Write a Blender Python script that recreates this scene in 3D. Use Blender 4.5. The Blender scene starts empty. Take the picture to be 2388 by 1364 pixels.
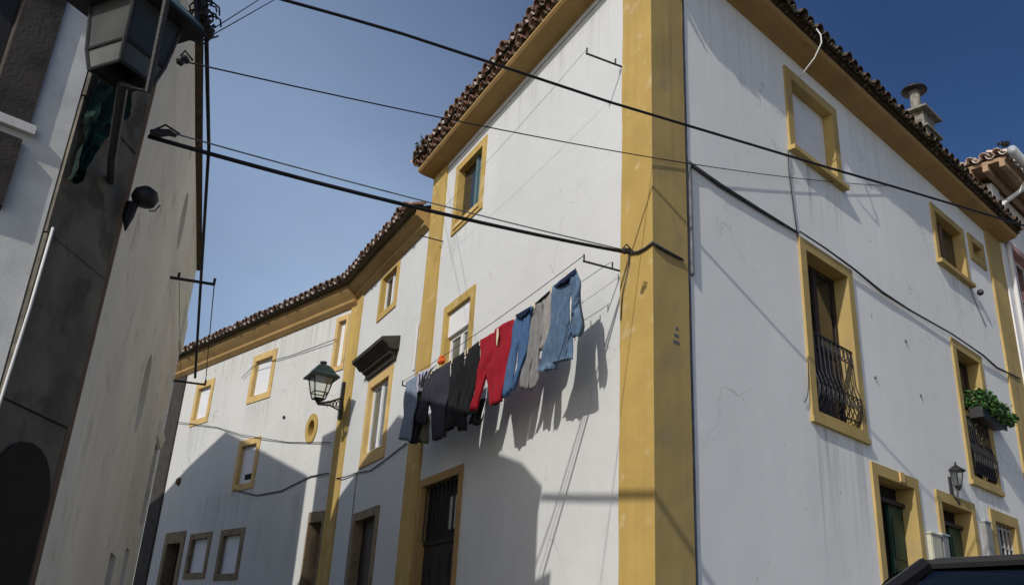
import bpy, bmesh, math, random
from mathutils import Vector, Matrix
random.seed(7)
R = math.radians
S = bpy.context.scene
COL = S.collection

# ------------------------------------------------------------------ camera
CZ = 0.9                                   # camera height above the street
F_PX, PITCH, ROLL = 2097.276, 0.390969, 0.0573479
cam = bpy.data.cameras.new('camera'); camo = bpy.data.objects.new('camera', cam); COL.objects.link(camo)
cam.sensor_fit = 'HORIZONTAL'; cam.sensor_width = 36; cam.lens = F_PX / 2388 * 36
cam.clip_start = 0.05; cam.clip_end = 3000
camo.location = (0, 0, CZ)
camo.matrix_world = Matrix.Translation((0, 0, CZ)) @ Matrix.Rotation(math.pi/2 + PITCH, 4, 'X') @ Matrix.Rotation(ROLL, 4, 'Z')
S.camera = camo

# ------------------------------------------------------------------ light
SUN_FROM = 214.8; SUN_EL = 34.0            # compass-like azimuth the light comes from (y forward = 0)
W = bpy.data.worlds.new('World'); S.world = W; W.use_nodes = True
nt = W.node_tree; nt.nodes.clear()
sky = nt.nodes.new('ShaderNodeTexSky'); sky.sky_type = 'NISHITA'; sky.sun_disc = False
sky.sun_elevation = R(SUN_EL); sky.sun_rotation = R(SUN_FROM)
sky.altitude = 300; sky.air_density = 1.0; sky.dust_density = 0.6; sky.ozone_density = 1.6
bg = nt.nodes.new('ShaderNodeBackground'); bg.inputs[1].default_value = 0.135
wo = nt.nodes.new('ShaderNodeOutputWorld')
geo = nt.nodes.new('ShaderNodeTexCoord')
dot = nt.nodes.new('ShaderNodeVectorMath'); dot.operation = 'DOT_PRODUCT'; dot.inputs[1].default_value = (-.77, 0.05, -.64)
nt.links.new(geo.outputs['Generated'], dot.inputs[0])
def sky_mix(lo, hi, c0, c1, axis=None):
    d_ = dot
    if axis:
        d_ = nt.nodes.new('ShaderNodeVectorMath'); d_.operation = 'DOT_PRODUCT'; d_.inputs[1].default_value = axis; nt.links.new(geo.outputs['Generated'], d_.inputs[0])
    mr = nt.nodes.new('ShaderNodeMapRange'); mr.interpolation_type = 'SMOOTHSTEP'; mr.inputs[1].default_value = lo; mr.inputs[2].default_value = hi
    nt.links.new(d_.outputs['Value'], mr.inputs[0])
    mx = nt.nodes.new('ShaderNodeMix'); mx.data_type = 'RGBA'; mx.inputs[6].default_value = (*c0, 1); mx.inputs[7].default_value = (*c1, 1)
    nt.links.new(mr.outputs[0], mx.inputs[0]); return mx.outputs[2]
def sky_mul(a_, b_):
    mx = nt.nodes.new('ShaderNodeMix'); mx.data_type = 'RGBA'; mx.blend_type = 'MULTIPLY'; mx.inputs[0].default_value = 1; mx.clamp_result = False
    nt.links.new(a_, mx.inputs[6]); nt.links.new(b_, mx.inputs[7]); return mx
mul = sky_mul(sky_mul(sky.outputs[0], sky_mix(-.64, .05, (.25, .36, .54), (2.5, 2.05, 1.72))).outputs[2], sky_mix(-.16, .16, (1, 1, 1), (.50, .54, .60)))
mul = sky_mul(mul.outputs[2], sky_mix(-.2, .8, (1, 1, 1), (1.22, 1.2, 1.16), (0, -.95, .3)))
hz = nt.nodes.new('ShaderNodeTexNoise'); hz.inputs['Scale'].default_value = 2.6; hz.inputs['Detail'].default_value = 7; hz.inputs['Roughness'].default_value = .55
hm = nt.nodes.new('ShaderNodeMapping'); hm.inputs['Scale'].default_value = (1, 1, 2.2); hm.inputs['Rotation'].default_value = (.3, .5, 0)
nt.links.new(geo.outputs['Generated'], hm.inputs[0]); nt.links.new(hm.outputs[0], hz.inputs['Vector'])
hr = nt.nodes.new('ShaderNodeMapRange'); hr.inputs[1].default_value = .35; hr.inputs[2].default_value = .75; hr.inputs[3].default_value = .93; hr.inputs[4].default_value = 1.12
nt.links.new(hz.outputs[0], hr.inputs[0])
mul = sky_mul(mul.outputs[2], hr.outputs[0])
nt.links.new(mul.outputs[2], bg.inputs[0]); nt.links.new(bg.outputs[0], wo.inputs[0])
sl = bpy.data.lights.new('sun', 'SUN'); sl.energy = 3.6; sl.angle = R(0.5); sl.color = (1.0, 0.96, 0.89)
so = bpy.data.objects.new('sun', sl); COL.objects.link(so)
a, e = R(SUN_FROM - 180), R(SUN_EL)
sund = Vector((math.sin(a)*math.cos(e), math.cos(a)*math.cos(e), -math.sin(e)))
so.rotation_euler = sund.to_track_quat('-Z', 'Y').to_euler()
so.location = (-10, -10, 20)
S.view_settings.view_transform = 'Standard'; S.view_settings.look = 'None'
S.view_settings.exposure = -0.22; S.view_settings.gamma = 1.0; S.view_settings.use_curve_mapping = False

# ------------------------------------------------------------------ materials
def mat(name, col, rough=0.85, var=0.0, scale=3.0, bump=0.0, bscale=60.0, streak=0.0, col2=None, metal=0.0, spec=0.3, blotch=None, trans=0.0, fine=0.0, crack=0.0):
    m = bpy.data.materials.new(name); m.use_nodes = True
    n = m.node_tree.nodes; l = m.node_tree.links
    b = n['Principled BSDF']
    b.inputs['Roughness'].default_value = rough; b.inputs['Metallic'].default_value = metal
    b.inputs['Specular IOR Level'].default_value = spec
    b.inputs['Base Color'].default_value = (*col, 1)
    if trans: b.inputs['Transmission Weight'].default_value = trans
    tc = n.new('ShaderNodeTexCoord')
    cur = None
    def mixin(fac_socket, c_from, c_to):
        mx = n.new('ShaderNodeMix'); mx.data_type = 'RGBA'
        l.new(fac_socket, mx.inputs[0])
        for s_, c_ in ((6, c_from), (7, c_to)):
            if hasattr(c_, 'is_linked'): l.new(c_, mx.inputs[s_])
            else: mx.inputs[s_].default_value = (*c_, 1)
        return mx.outputs[2]
    def noise(sc, detail=4, mapping=None, lo=0.35, hi=0.65):
        t = n.new('ShaderNodeTexNoise'); t.inputs['Scale'].default_value = sc; t.inputs['Detail'].default_value = detail
        src = tc.outputs['Object']
        if mapping:
            mp = n.new('ShaderNodeMapping'); mp.inputs['Scale'].default_value = mapping; l.new(src, mp.inputs[0]); src = mp.outputs[0]
        l.new(src, t.inputs['Vector'])
        r = n.new('ShaderNodeMapRange'); r.inputs[1].default_value = lo; r.inputs[2].default_value = hi
        l.new(t.outputs[0], r.inputs[0]); return r.outputs[0]
    cur = col
    if var:
        c2 = col2 or tuple(c*(1-var) for c in col)
        cur = mixin(noise(scale), col, c2)
    if blotch:                                    # (colour, scale, lo, hi) sparse marks of dirt
        cur = mixin(noise(blotch[1], 8, None, blotch[2], blotch[3]), cur, blotch[0])
    if streak:
        f = noise(2.2, 6, (1.6, 1.6, 0.12), 0.52, 0.80)
        g = n.new('ShaderNodeMath'); g.operation = 'MULTIPLY'; g.inputs[1].default_value = streak; l.new(f, g.inputs[0])
        cur = mixin(g.outputs[0], cur, tuple(c*0.45 for c in col))
    if crack:
        vo = n.new('ShaderNodeTexVoronoi'); vo.feature = 'DISTANCE_TO_EDGE'; vo.inputs['Scale'].default_value = .55
        wn = n.new('ShaderNodeTexNoise'); wn.inputs['Scale'].default_value = 2.2; wn.inputs['Detail'].default_value = 6
        l.new(tc.outputs['Object'], wn.inputs['Vector'])
        ad_ = n.new('ShaderNodeMix'); ad_.data_type = 'RGBA'; ad_.blend_type = 'ADD'; ad_.inputs[0].default_value = .9; ad_.clamp_result = False
        l.new(tc.outputs['Object'], ad_.inputs[6]); l.new(wn.outputs['Color'], ad_.inputs[7]); l.new(ad_.outputs[2], vo.inputs['Vector'])
        lt = n.new('ShaderNodeMapRange'); lt.inputs[1].default_value = .0; lt.inputs[2].default_value = .007; lt.inputs[3].default_value = crack; lt.inputs[4].default_value = 0
        l.new(vo.outputs['Distance'], lt.inputs[0])
        mk = noise(.9, 3, None, .50, .62); g = n.new('ShaderNodeMath'); g.operation = 'MULTIPLY'; l.new(lt.outputs[0], g.inputs[0]); l.new(mk, g.inputs[1])
        cur = mixin(g.outputs[0], cur, tuple(c*0.35 for c in col))
        wv = noise(.45, 5, (1, 1, .6), .3, .7); g = n.new('ShaderNodeMath'); g.operation = 'MULTIPLY'; g.inputs[1].default_value = .5; l.new(wv, g.inputs[0])
        cur = mixin(g.outputs[0], cur, tuple(c*0.80 for c in col))
    if fine:
        f = noise(90, 3); g = n.new('ShaderNodeMath'); g.operation = 'MULTIPLY'; g.inputs[1].default_value = fine; l.new(f, g.inputs[0])
        cur = mixin(g.outputs[0], cur, tuple(c*0.6 for c in col))
    if hasattr(cur, 'is_linked'): l.new(cur, b.inputs['Base Color'])
    if bump:
        t = n.new('ShaderNodeTexNoise'); t.inputs['Scale'].default_value = bscale; t.inputs['Detail'].default_value = 6
        l.new(tc.outputs['Object'], t.inputs['Vector'])
        t2 = n.new('ShaderNodeTexNoise'); t2.inputs['Scale'].default_value = 2.3; t2.inputs['Detail'].default_value = 3
        l.new(tc.outputs['Object'], t2.inputs['Vector'])
        ad = n.new('ShaderNodeMath'); ad.operation = 'MULTIPLY_ADD'; ad.inputs[1].default_value = 6.0
        l.new(t2.outputs[0], ad.inputs[0]); l.new(t.outputs[0], ad.inputs[2])
        bp = n.new('ShaderNodeBump'); bp.inputs['Strength'].default_value = 1.0; bp.inputs['Distance'].default_value = bump
        l.new(ad.outputs[0], bp.inputs['Height']); l.new(bp.outputs[0], b.inputs['Normal'])
    return m
M = {}
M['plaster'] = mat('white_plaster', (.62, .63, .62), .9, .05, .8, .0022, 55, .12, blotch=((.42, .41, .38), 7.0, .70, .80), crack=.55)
M['plaster_side'] = mat('white_plaster_side', (.82, .82, .785), .9, .06, .5, .0010, 45, .12, blotch=((.40, .39, .37), 7.0, .70, .80), crack=.6)  # same white plaster, paler to make up for weaker light on this face
M['plaster_far'] = mat('white_plaster_old', (.62, .62, .59), .9, .08, .8, .002, 40, .25, blotch=((.40, .36, .30), 5, .66, .76), crack=.6)
M['plaster_cream'] = mat('cream_plaster', (.86, .82, .70), .92, .14, .7, .004, 40, .12, blotch=((.5, .45, .36), 3, .6, .8))
M['plaster_grey'] = mat('rough_white_plaster', (.68, .68, .65), .95, .16, 6, .0012, 90, .2, fine=.2)
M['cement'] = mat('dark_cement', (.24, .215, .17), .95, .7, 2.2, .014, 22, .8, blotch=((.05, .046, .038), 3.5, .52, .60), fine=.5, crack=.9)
M['ochre'] = mat('ochre_paint', (.49, .335, .10), .85, .16, 1.4, .003, 50, .35, blotch=((.56, .44, .24), 4, .58, .72), fine=.12)
M['ochre_side'] = mat('ochre_paint_side', (.46, .335, .125), .85, .2, 1.2, .0012, 50, .5, blotch=((.34, .26, .13), 3, .55, .75), fine=.12)
M['ochre_pale'] = mat('faded_ochre_paint', (.62, .43, .17), .88, .16, 4, .002, 60, .35, blotch=((.3, .22, .12), 6, .6, .8))
M['stone'] = mat('dark_stone_trim', (.28, .21, .13), .9, .25, 5, .003, 50, .3, blotch=((.12, .09, .06), 8, .55, .75))
M['cornice'] = mat('ochre_shade_brown', (.37, .235, .09), .9, .15, 1.8, .002, 50, .35, blotch=((.25, .16, .07), 5, .6, .8))  # ochre paint browned to imitate shade under the eaves
M['brown'] = mat('brown_paint', (.17, .11, .075), .8, .2, 5, .002, 50)
M['tile'] = mat('old_clay_tile', (.26, .14, .09), .95, .6, 14, .012, 40, blotch=((.55, .53, .49), 10, .50, .62), fine=.5)
M['tile_dark'] = mat('mossy_clay_tile', (.13, .085, .055), .95, .6, 14, .012, 40, blotch=((.05, .055, .03), 9, .45, .6), fine=.5)
M['tile_new'] = mat('pale_clay_tile', (.50, .34, .25), .9, .4, 14, .008, 40, blotch=((.72, .68, .62), 9, .45, .62))
M['wood'] = mat('eave_wood', (.36, .24, .15), .8, .3, 6, .002, 40)
M['stone_dark'] = mat('near_black_stone', (.055, .048, .042), .9, .35, 5, .004, 50)  # near-black tone for window trim and an end strip
M['char'] = mat('dark_boarding', (.03, .023, .018), .9, .3, 5)
M['iron'] = mat('black_iron', (.014, .014, .015), .55, .3, 20, .002, 80, spec=.5)
M['iron_green'] = mat('dark_green_iron', (.022, .045, .042), .45, .4, 20, .002, 80, spec=.5)
M['roof_green'] = mat('grey_green_sheet', (.12, .18, .175), .5, .3, 10, .001, 60)
M['cable'] = mat('black_cable', (.012, .012, .013), .6, .3, 30)
M['cable_grey'] = mat('grey_conduit', (.16, .17, .18), .7, .4, 8)
M['cable_dark'] = mat('weathered_wall_cable', (.055, .058, .062), .8, .5, 12)
M['cable_white'] = mat('white_cable', (.62, .62, .60), .6)
M['white_paint'] = mat('white_window_paint', (.74, .74, .74), .5, .08, 10)
M['shutter'] = mat('white_shutter_board', (.70, .71, .72), .7, .06, 3)
M['glass_dark'] = mat('dark_window_glass', (.018, .022, .022), .08, .4, 3, spec=.6)
M['glass_grey'] = mat('curtained_window_glass', (.13, .15, .135), .12, .5, 4, spec=.5)
M['glass_lantern'] = mat('lantern_glass', (.60, .66, .56), .25, .25, 6, trans=.35, spec=.5)
M['glass_low'] = mat('pale_shaded_lantern_glass', (.13, .135, .13), .4, .35, 5, spec=.3)  # lower panes, shade painted in a little less dark
M['glass_lantern_near'] = mat('shaded_lantern_glass', (.06, .065, .06), .4, .35, 5, spec=.3)  # base colour darkened to imitate panes in shade
M['hood_stone'] = mat('black_stone_hood', (.05, .042, .032), .9, .4, 5, .003, 50)
M['curtain'] = mat('dark_curtain', (.045, .04, .045), .9, .4, 8)
M['curtain_pale'] = mat('pale_curtain', (.42, .42, .38), .9, .2, 8)
M['dark'] = mat('painted_room_dark', (.012, .011, .010), .9)  # flat black painted for the unlit inside of openings
M['door_brown'] = mat('dark_brown_door', (.045, .026, .02), .6, .4, 6)
M['door_green'] = mat('dark_green_door', (.012, .05, .03), .5, .4, 4)
M['teal_frame'] = mat('teal_sliding_frame', (.10, .17, .19), .4)
M['chimney'] = mat('chimney_render', (.27, .255, .22), .95, .4, 12, .01, 30, blotch=((.12, .11, .09), 10, .52, .66))
M['asphalt'] = mat('cobbles', (.21, .195, .17), .9, .3, 4, .01, 12)
M['leaf'] = mat('green_leaves', (.045, .15, .02), .5, .6, 30, spec=.5)
M['leaf_dark'] = mat('dark_leaves', (.02, .06, .015), .6, .5, 30)
M['leaf_pale'] = mat('pale_leaves', (.16, .24, .05), .6, .5, 20)
M['moss'] = mat('dry_moss', (.07, .065, .03), .95, .6, 30)
M['net'] = mat('green_netting', (.010, .030, .022), .9, .6, 9, .01, 40, blotch=((.03, .13, .085), 6, .56, .68))
M['car'] = mat('car_paint', (.008, .008, .010), .35, spec=.25)
M['car_glass'] = mat('car_glass', (.012, .018, .016), .06, .4, 2, spec=.35)
def see_through(name, tint, gl):
    m = bpy.data.materials.new(name); m.use_nodes = True; n = m.node_tree.nodes; l = m.node_tree.links; n.clear()
    t = n.new('ShaderNodeBsdfTransparent'); t.inputs[0].default_value = (*tint, 1); g_ = n.new('ShaderNodeBsdfGlossy'); g_.inputs['Roughness'].default_value = .03
    x = n.new('ShaderNodeMixShader'); x.inputs[0].default_value = gl; o = n.new('ShaderNodeOutputMaterial')
    l.new(t.outputs[0], x.inputs[1]); l.new(g_.outputs[0], x.inputs[2]); l.new(x.outputs[0], o.inputs[0]); return m
M['car_glass'] = see_through('tinted_car_glass', (.55, .62, .58), .10)
M['glass_clear'] = see_through('clear_lantern_glass', (.92, .92, .87), .10)
def stain(name, col, amount):
    m = bpy.data.materials.new(name); m.use_nodes = True; n = m.node_tree.nodes; l = m.node_tree.links; b = n['Principled BSDF']
    b.inputs['Base Color'].default_value = (*col, 1); b.inputs['Roughness'].default_value = .95; b.inputs['Specular IOR Level'].default_value = .1
    tc = n.new('ShaderNodeTexCoord'); mp = n.new('ShaderNodeMapping'); mp.inputs['Scale'].default_value = (9, 9, .35); l.new(tc.outputs['Object'], mp.inputs[0])
    t = n.new('ShaderNodeTexNoise'); t.inputs['Scale'].default_value = 1.5; t.inputs['Detail'].default_value = 5; l.new(mp.outputs[0], t.inputs['Vector'])
    r = n.new('ShaderNodeMapRange'); r.inputs[1].default_value = .46; r.inputs[2].default_value = .72; l.new(t.outputs[0], r.inputs[0])
    sx = n.new('ShaderNodeSeparateXYZ'); l.new(tc.outputs['Generated'], sx.inputs[0])
    fz = n.new('ShaderNodeMapRange'); fz.interpolation_type = 'SMOOTHSTEP'; fz.inputs[4].default_value = amount; l.new(sx.outputs[2], fz.inputs[0])
    # fade at both side edges
    ed = n.new('ShaderNodeMath'); ed.operation = 'PINGPONG'; ed.inputs[1].default_value = .5; l.new(sx.outputs[0], ed.inputs[0])
    fe_ = n.new('ShaderNodeMapRange'); fe_.inputs[2].default_value = .12; l.new(ed.outputs[0], fe_.inputs[0])
    a = n.new('ShaderNodeMath'); a.operation = 'MULTIPLY'; l.new(r.outputs[0], a.inputs[0]); l.new(fz.outputs[0], a.inputs[1])
    a2 = n.new('ShaderNodeMath'); a2.operation = 'MULTIPLY'; l.new(a.outputs[0], a2.inputs[0]); l.new(fe_.outputs[0], a2.inputs[1])
    l.new(a2.outputs[0], b.inputs['Alpha']); return m
M['stain'] = stain('rain_streaks', (.18, .17, .14), .26)
M['stain_soft'] = stain('faint_rain_streaks', (.22, .21, .19), .11)
M['rubber'] = mat('rubber', (.02, .02, .02), .8)
M['zinc'] = mat('zinc_gutter', (.42, .44, .46), .45, .2, 6, spec=.5)
M['cream_box'] = mat('cream_box_paint', (.50, .49, .38), .6, .15, 8)
M['meter'] = mat('meter_box_grey', (.27, .27, .26), .6, .2, 8)
M['pink'] = mat('pink_window_trim', (.50, .30, .27), .8, .2, 5)
def cloth(name, c, **k): return mat(name, c, .95, .25, 12, .0012, 260, fine=.25, **k)
M['red'] = cloth('red_cotton', (.32, .008, .020)); M['denim'] = cloth('blue_denim', (.065, .135, .27)); M['denim2'] = cloth('washed_denim', (.085, .145, .235), blotch=((.16, .24, .34), 5, .5, .7))
M['denim3'] = cloth('pale_denim', (.20, .25, .33)); M['navy'] = cloth('navy_lining', (.012, .02, .06)); M['black'] = cloth('black_cotton', (.010, .010, .012))
M['charcoal'] = cloth('charcoal_cotton', (.035, .035, .05)); M['greyc'] = cloth('grey_cotton', (.22, .22, .22)); M['greyc2'] = cloth('grey_fleece', (.30, .29, .28))
M['lilac'] = cloth('pale_striped_cloth', (.50, .50, .62)); M['orange'] = cloth('orange_cloth', (.75, .12, .02)); M['khaki'] = cloth('khaki_cloth', (.14, .13, .09))
M['peg'] = mat('peg_wood', (.6, .5, .36), .8)

# ------------------------------------------------------------------ wall frames
class Fr:
    """A vertical wall frame: s metres along the wall, z above the camera, o metres out of the wall."""
    def __init__(f, p, az, side):
        f.p = Vector((p[0], p[1])); f.t = Vector((math.sin(az), math.cos(az)))
        f.n = Vector((-f.t.y, f.t.x)) if side < 0 else Vector((f.t.y, -f.t.x))
    def __call__(f, s, z, o=0.0):
        q = f.p + f.t*s + f.n*o
        return Vector((q.x, q.y, z + CZ))
CORNER = (8*math.sin(R(9.66)), 8*math.cos(R(9.66)))
L = Fr(CORNER, -0.4465079, -1)             # street-left face of the corner house, and its neighbour
Rt = Fr(CORNER, 0.8208614, 1)              # street-right face of the corner house
q = L(10.34, 0); FW = Fr((q.x, q.y), R(-42.5), -1)       # far house, wall turned towards us
E_ = (6.5*math.sin(R(-25.9)), 6.5*math.cos(R(25.9)))
G_ = (E_[0]-.81*math.sin(R(5)), E_[1]-.81*math.cos(R(5)))
CR = Fr(E_, R(-16.5), 1)                   # cream side of the left house
CH = Fr(E_, R(5), 1)                       # its narrow cut corner (s from -0.81 to 0)
AW = Fr(G_, R(47), 1)                      # its other side, next to the camera (s <= 0)
cp, sp, cr, sr = math.cos(PITCH), math.sin(PITCH), math.cos(ROLL), math.sin(ROLL)
def ray(X, Y):
    dx, dy = X-1194, Y-682
    u = cr*dx + sr*dy; v = -sr*dx + cr*dy
    xc, yc = u/F_PX, -v/F_PX
    return Vector((xc, cp - sp*yc, sp + cp*yc))
def on(fr, X, Y, o=0.0):                   # survey helper: wall coordinates (s, z) of a sighted point
    r = ray(X, Y); p0 = fr.p + fr.n*o
    k = fr.n.dot(p0) / (fr.n.x*r.x + fr.n.y*r.y)
    q = Vector((r.x*k, r.y*k))
    return fr.t.dot(q - p0), r.z*k
def at_dist(X, Y, d):                      # sighted point at horizontal distance d
    r = ray(X, Y); k = d/math.hypot(r.x, r.y)
    return Vector((r.x*k, r.y*k, r.z*k + CZ))

# ------------------------------------------------------------------ object helpers
ORG = {}
def tag(o, label=None, cat=None, group=None, kind=None):
    if label: o['label'] = label
    if cat: o['category'] = cat
    if group: o['group'] = group
    if kind: o['kind'] = kind
    return o
def thing(name, loc, label, cat, group=None):
    o = bpy.data.objects.new(name, None); COL.objects.link(o); o.location = loc; o.empty_display_size = .1
    ORG[o.name] = Vector(loc); tag(o, label, cat, group); return o
class MB:
    def __init__(s): s.v = []; s.f = []
    def add(s, vs, fs):
        b = len(s.v); s.v += [Vector(v) for v in vs]; s.f += [tuple(i+b for i in f) for f in fs]; return s
    def quad(s, a, b, c, d): return s.add([a, b, c, d], [(0, 1, 2, 3)])
    def hexa(s, p): return s.add(p, [(0, 3, 2, 1), (4, 5, 6, 7), (0, 1, 5, 4), (1, 2, 6, 5), (2, 3, 7, 6), (3, 0, 4, 7)])
    def box(s, fr, s0, s1, z0, z1, o0, o1):
        return s.hexa([fr(s0, z0, o0), fr(s1, z0, o0), fr(s1, z0, o1), fr(s0, z0, o1), fr(s0, z1, o0), fr(s1, z1, o0), fr(s1, z1, o1), fr(s0, z1, o1)])
    def prism(s, fr, s0, s1, prof):        # profile [(o, z)] swept from s0 to s1 (s0/s1 may be functions of o)
        a0 = [fr(s0(o) if callable(s0) else s0, z, o) for o, z in prof]
        a1 = [fr(s1(o) if callable(s1) else s1, z, o) for o, z in prof]
        n = len(prof)
        return s.add(a0+a1, [tuple(range(n))[::-1], tuple(range(n, 2*n))] + [(i, (i+1) % n, n+(i+1) % n, n+i) for i in range(n)])
    def tube(s, pts, r, n=8, cap=True):
        pts = [Vector(p) for p in pts]; rings = []
        rr = r if isinstance(r, (list, tuple)) else [r]*len(pts)
        up = None
        for i, p in enumerate(pts):
            d = (pts[min(i+1, len(pts)-1)] - pts[max(i-1, 0)]).normalized()
            if up is None:
                up = Vector((0, 0, 1)) if abs(d.z) < .9 else Vector((1, 0, 0))
            x = d.cross(up).normalized(); y = x.cross(d).normalized(); up = y
            rings.append([p + (x*math.cos(2*math.pi*k/n) + y*math.sin(2*math.pi*k/n))*rr[i] for k in range(n)])
        vs = [v for g in rings for v in g]
        fs = [(i*n+k, i*n+(k+1) % n, (i+1)*n+(k+1) % n, (i+1)*n+k) for i in range(len(pts)-1) for k in range(n)]
        if cap: fs += [tuple(range(n))[::-1], tuple(range((len(pts)-1)*n, len(pts)*n))]
        return s.add(vs, fs)
    def lathe(s, c, prof, n=16):           # profile [(r, dz)] round a vertical axis
        c = Vector(c); vs = []
        for r_, dz in prof: vs += [c + Vector((r_*math.cos(2*math.pi*k/n), r_*math.sin(2*math.pi*k/n), dz)) for k in range(n)]
        fs = [(i*n+k, i*n+(k+1) % n, (i+1)*n+(k+1) % n, (i+1)*n+k) for i in range(len(prof)-1) for k in range(n)]
        fs += [tuple(range(n))[::-1], tuple(range((len(prof)-1)*n, len(prof)*n))]
        return s.add(vs, fs)
    def build(s, name, m, parent=None, org=None, smooth=False, **t):
        if parent is not None: off = ORG[parent.name]
        else: off = Vector(org) if org is not None else (sum(s.v, Vector())/len(s.v))
        me = bpy.data.meshes.new(name); me.from_pydata([v-off for v in s.v], [], s.f); me.update()
        bm = bmesh.new(); bm.from_mesh(me); bmesh.ops.recalc_face_normals(bm, faces=bm.faces); bm.to_mesh(me); bm.free()
        me.materials.append(m if not isinstance(m, str) else M[m])
        if smooth:
            for p in me.polygons: p.use_smooth = True
        o = bpy.data.objects.new(name, me); COL.objects.link(o)
        ORG[o.name] = off
        if parent is not None: o.parent = parent
        else: o.location = off
        if t: tag(o, **t)
        return o

def wall(fr, s0, s1, z0, z1, holes, name, m, parent, depth=.45, back=True, b0=None):
    """wall with real openings: front skin pierced by the holes, closed by a skin behind"""
    b = MB()
    ss = sorted({s0, s1, *[h[0] for h in holes], *[h[1] for h in holes]}); ss = [x for x in ss if s0 <= x <= s1]
    zz = sorted({z0, z1, *[h[2] for h in holes], *[h[3] for h in holes]}); zz = [x for x in zz if z0 <= x <= z1]
    for i in range(len(ss)-1):
        for j in range(len(zz)-1):
            cs, cz = (ss[i]+ss[i+1])/2, (zz[j]+zz[j+1])/2
            if any(h[0] < cs < h[1] and h[2] < cz < h[3] for h in holes): continue
            b.quad(fr(ss[i], zz[j]), fr(ss[i+1], zz[j]), fr(ss[i+1], zz[j+1]), fr(ss[i], zz[j+1]))
    if back:
        q0 = s0 if b0 is None else b0
        b.quad(fr(q0, z0, -depth), fr(s1, z0, -depth), fr(s1, z1, -depth), fr(q0, z1, -depth))
        b.quad(fr(q0, z1, 0), fr(s1, z1, 0), fr(s1, z1, -depth), fr(q0, z1, -depth))
    me_o = b.build(name, m, parent); return me_o

def surround(fr, s0, s1, z0, z1, w, depth, m, parent, name='window', wb=None, proud=.022, sill=0.0, wt=None):
    """painted ring round an opening, standing a little proud, with its reveals; returns inner rect"""
    wb = w if wb is None else wb; wt = w if wt is None else wt
    i0, i1, j0, j1 = s0+w, s1-w, z0+wb, z1-wt
    b = MB()
    out = [(s0, z0), (s1, z0), (s1, z1), (s0, z1)]; inn = [(i0, j0), (i1, j0), (i1, j1), (i0, j1)]
    for k in range(4):
        if k == 0 and wb == 0: continue
        a, c = out[k], out[(k+1) % 4]; d, e2 = inn[(k+1) % 4], inn[k]
        b.quad(fr(*a, proud), fr(*c, proud), fr(*d, proud), fr(*e2, proud))
        b.quad(fr(*a, -.01), fr(*c, -.01), fr(*c, proud), fr(*a, proud))
        b.quad(fr(*e2, proud), fr(*d, proud), fr(*d, -depth), fr(*e2, -depth))
    if sill: b.box(fr, s0-.02, s1+.02, z0-.012, z0+.05, -.02, proud+sill)
    o = b.build(name, m, parent)
    return o, (i0, i1, j0, j1)
def panel(fr, r, o, name, m, parent, th=.02, g=.001):
    return MB().box(fr, r[0]+g, r[1]-g, r[2]+g, r[3]-g, o-th, o).build(name, m, parent)
def casement(fr, r, o, parent, m='white_paint', glass='glass_dark', bars=1, cross=(), w=.045):
    """window leaves: outer frame, mullions, cross bars and panes"""
    i0, i1, j0, j1 = r; b = MB()
    b.box(fr, i0, i0+w, j0, j1, o-.02, o+.02); b.box(fr, i1-w, i1, j0, j1, o-.02, o+.02)
    b.box(fr, i0+w, i1-w, j0, j0+w, o-.02, o+.018); b.box(fr, i0+w, i1-w, j1-w, j1, o-.02, o+.018)
    xs = [i0+w+(i1-i0-2*w)*(k+1)/(bars+1) for k in range(bars)]
    for x in xs: b.box(fr, x-w*.8, x+w*.8, j0+w, j1-w, o-.02, o+.024)
    for c in cross: b.box(fr, i0+w, i1-w, j0+(j1-j0)*c-.015, j0+(j1-j0)*c+.015, o-.015, o+.012)
    b.build('sash', m, parent)
    ed = [i0+w] + xs + [i1-w]
    for k in range(len(ed)-1):
        MB().box(fr, ed[k]+(w*.8 if k else 0), ed[k+1]-(w*.8 if k < len(ed)-2 else 0), j0+w, j1-w, o-.012, o-.004).build('pane', glass, parent)

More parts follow.
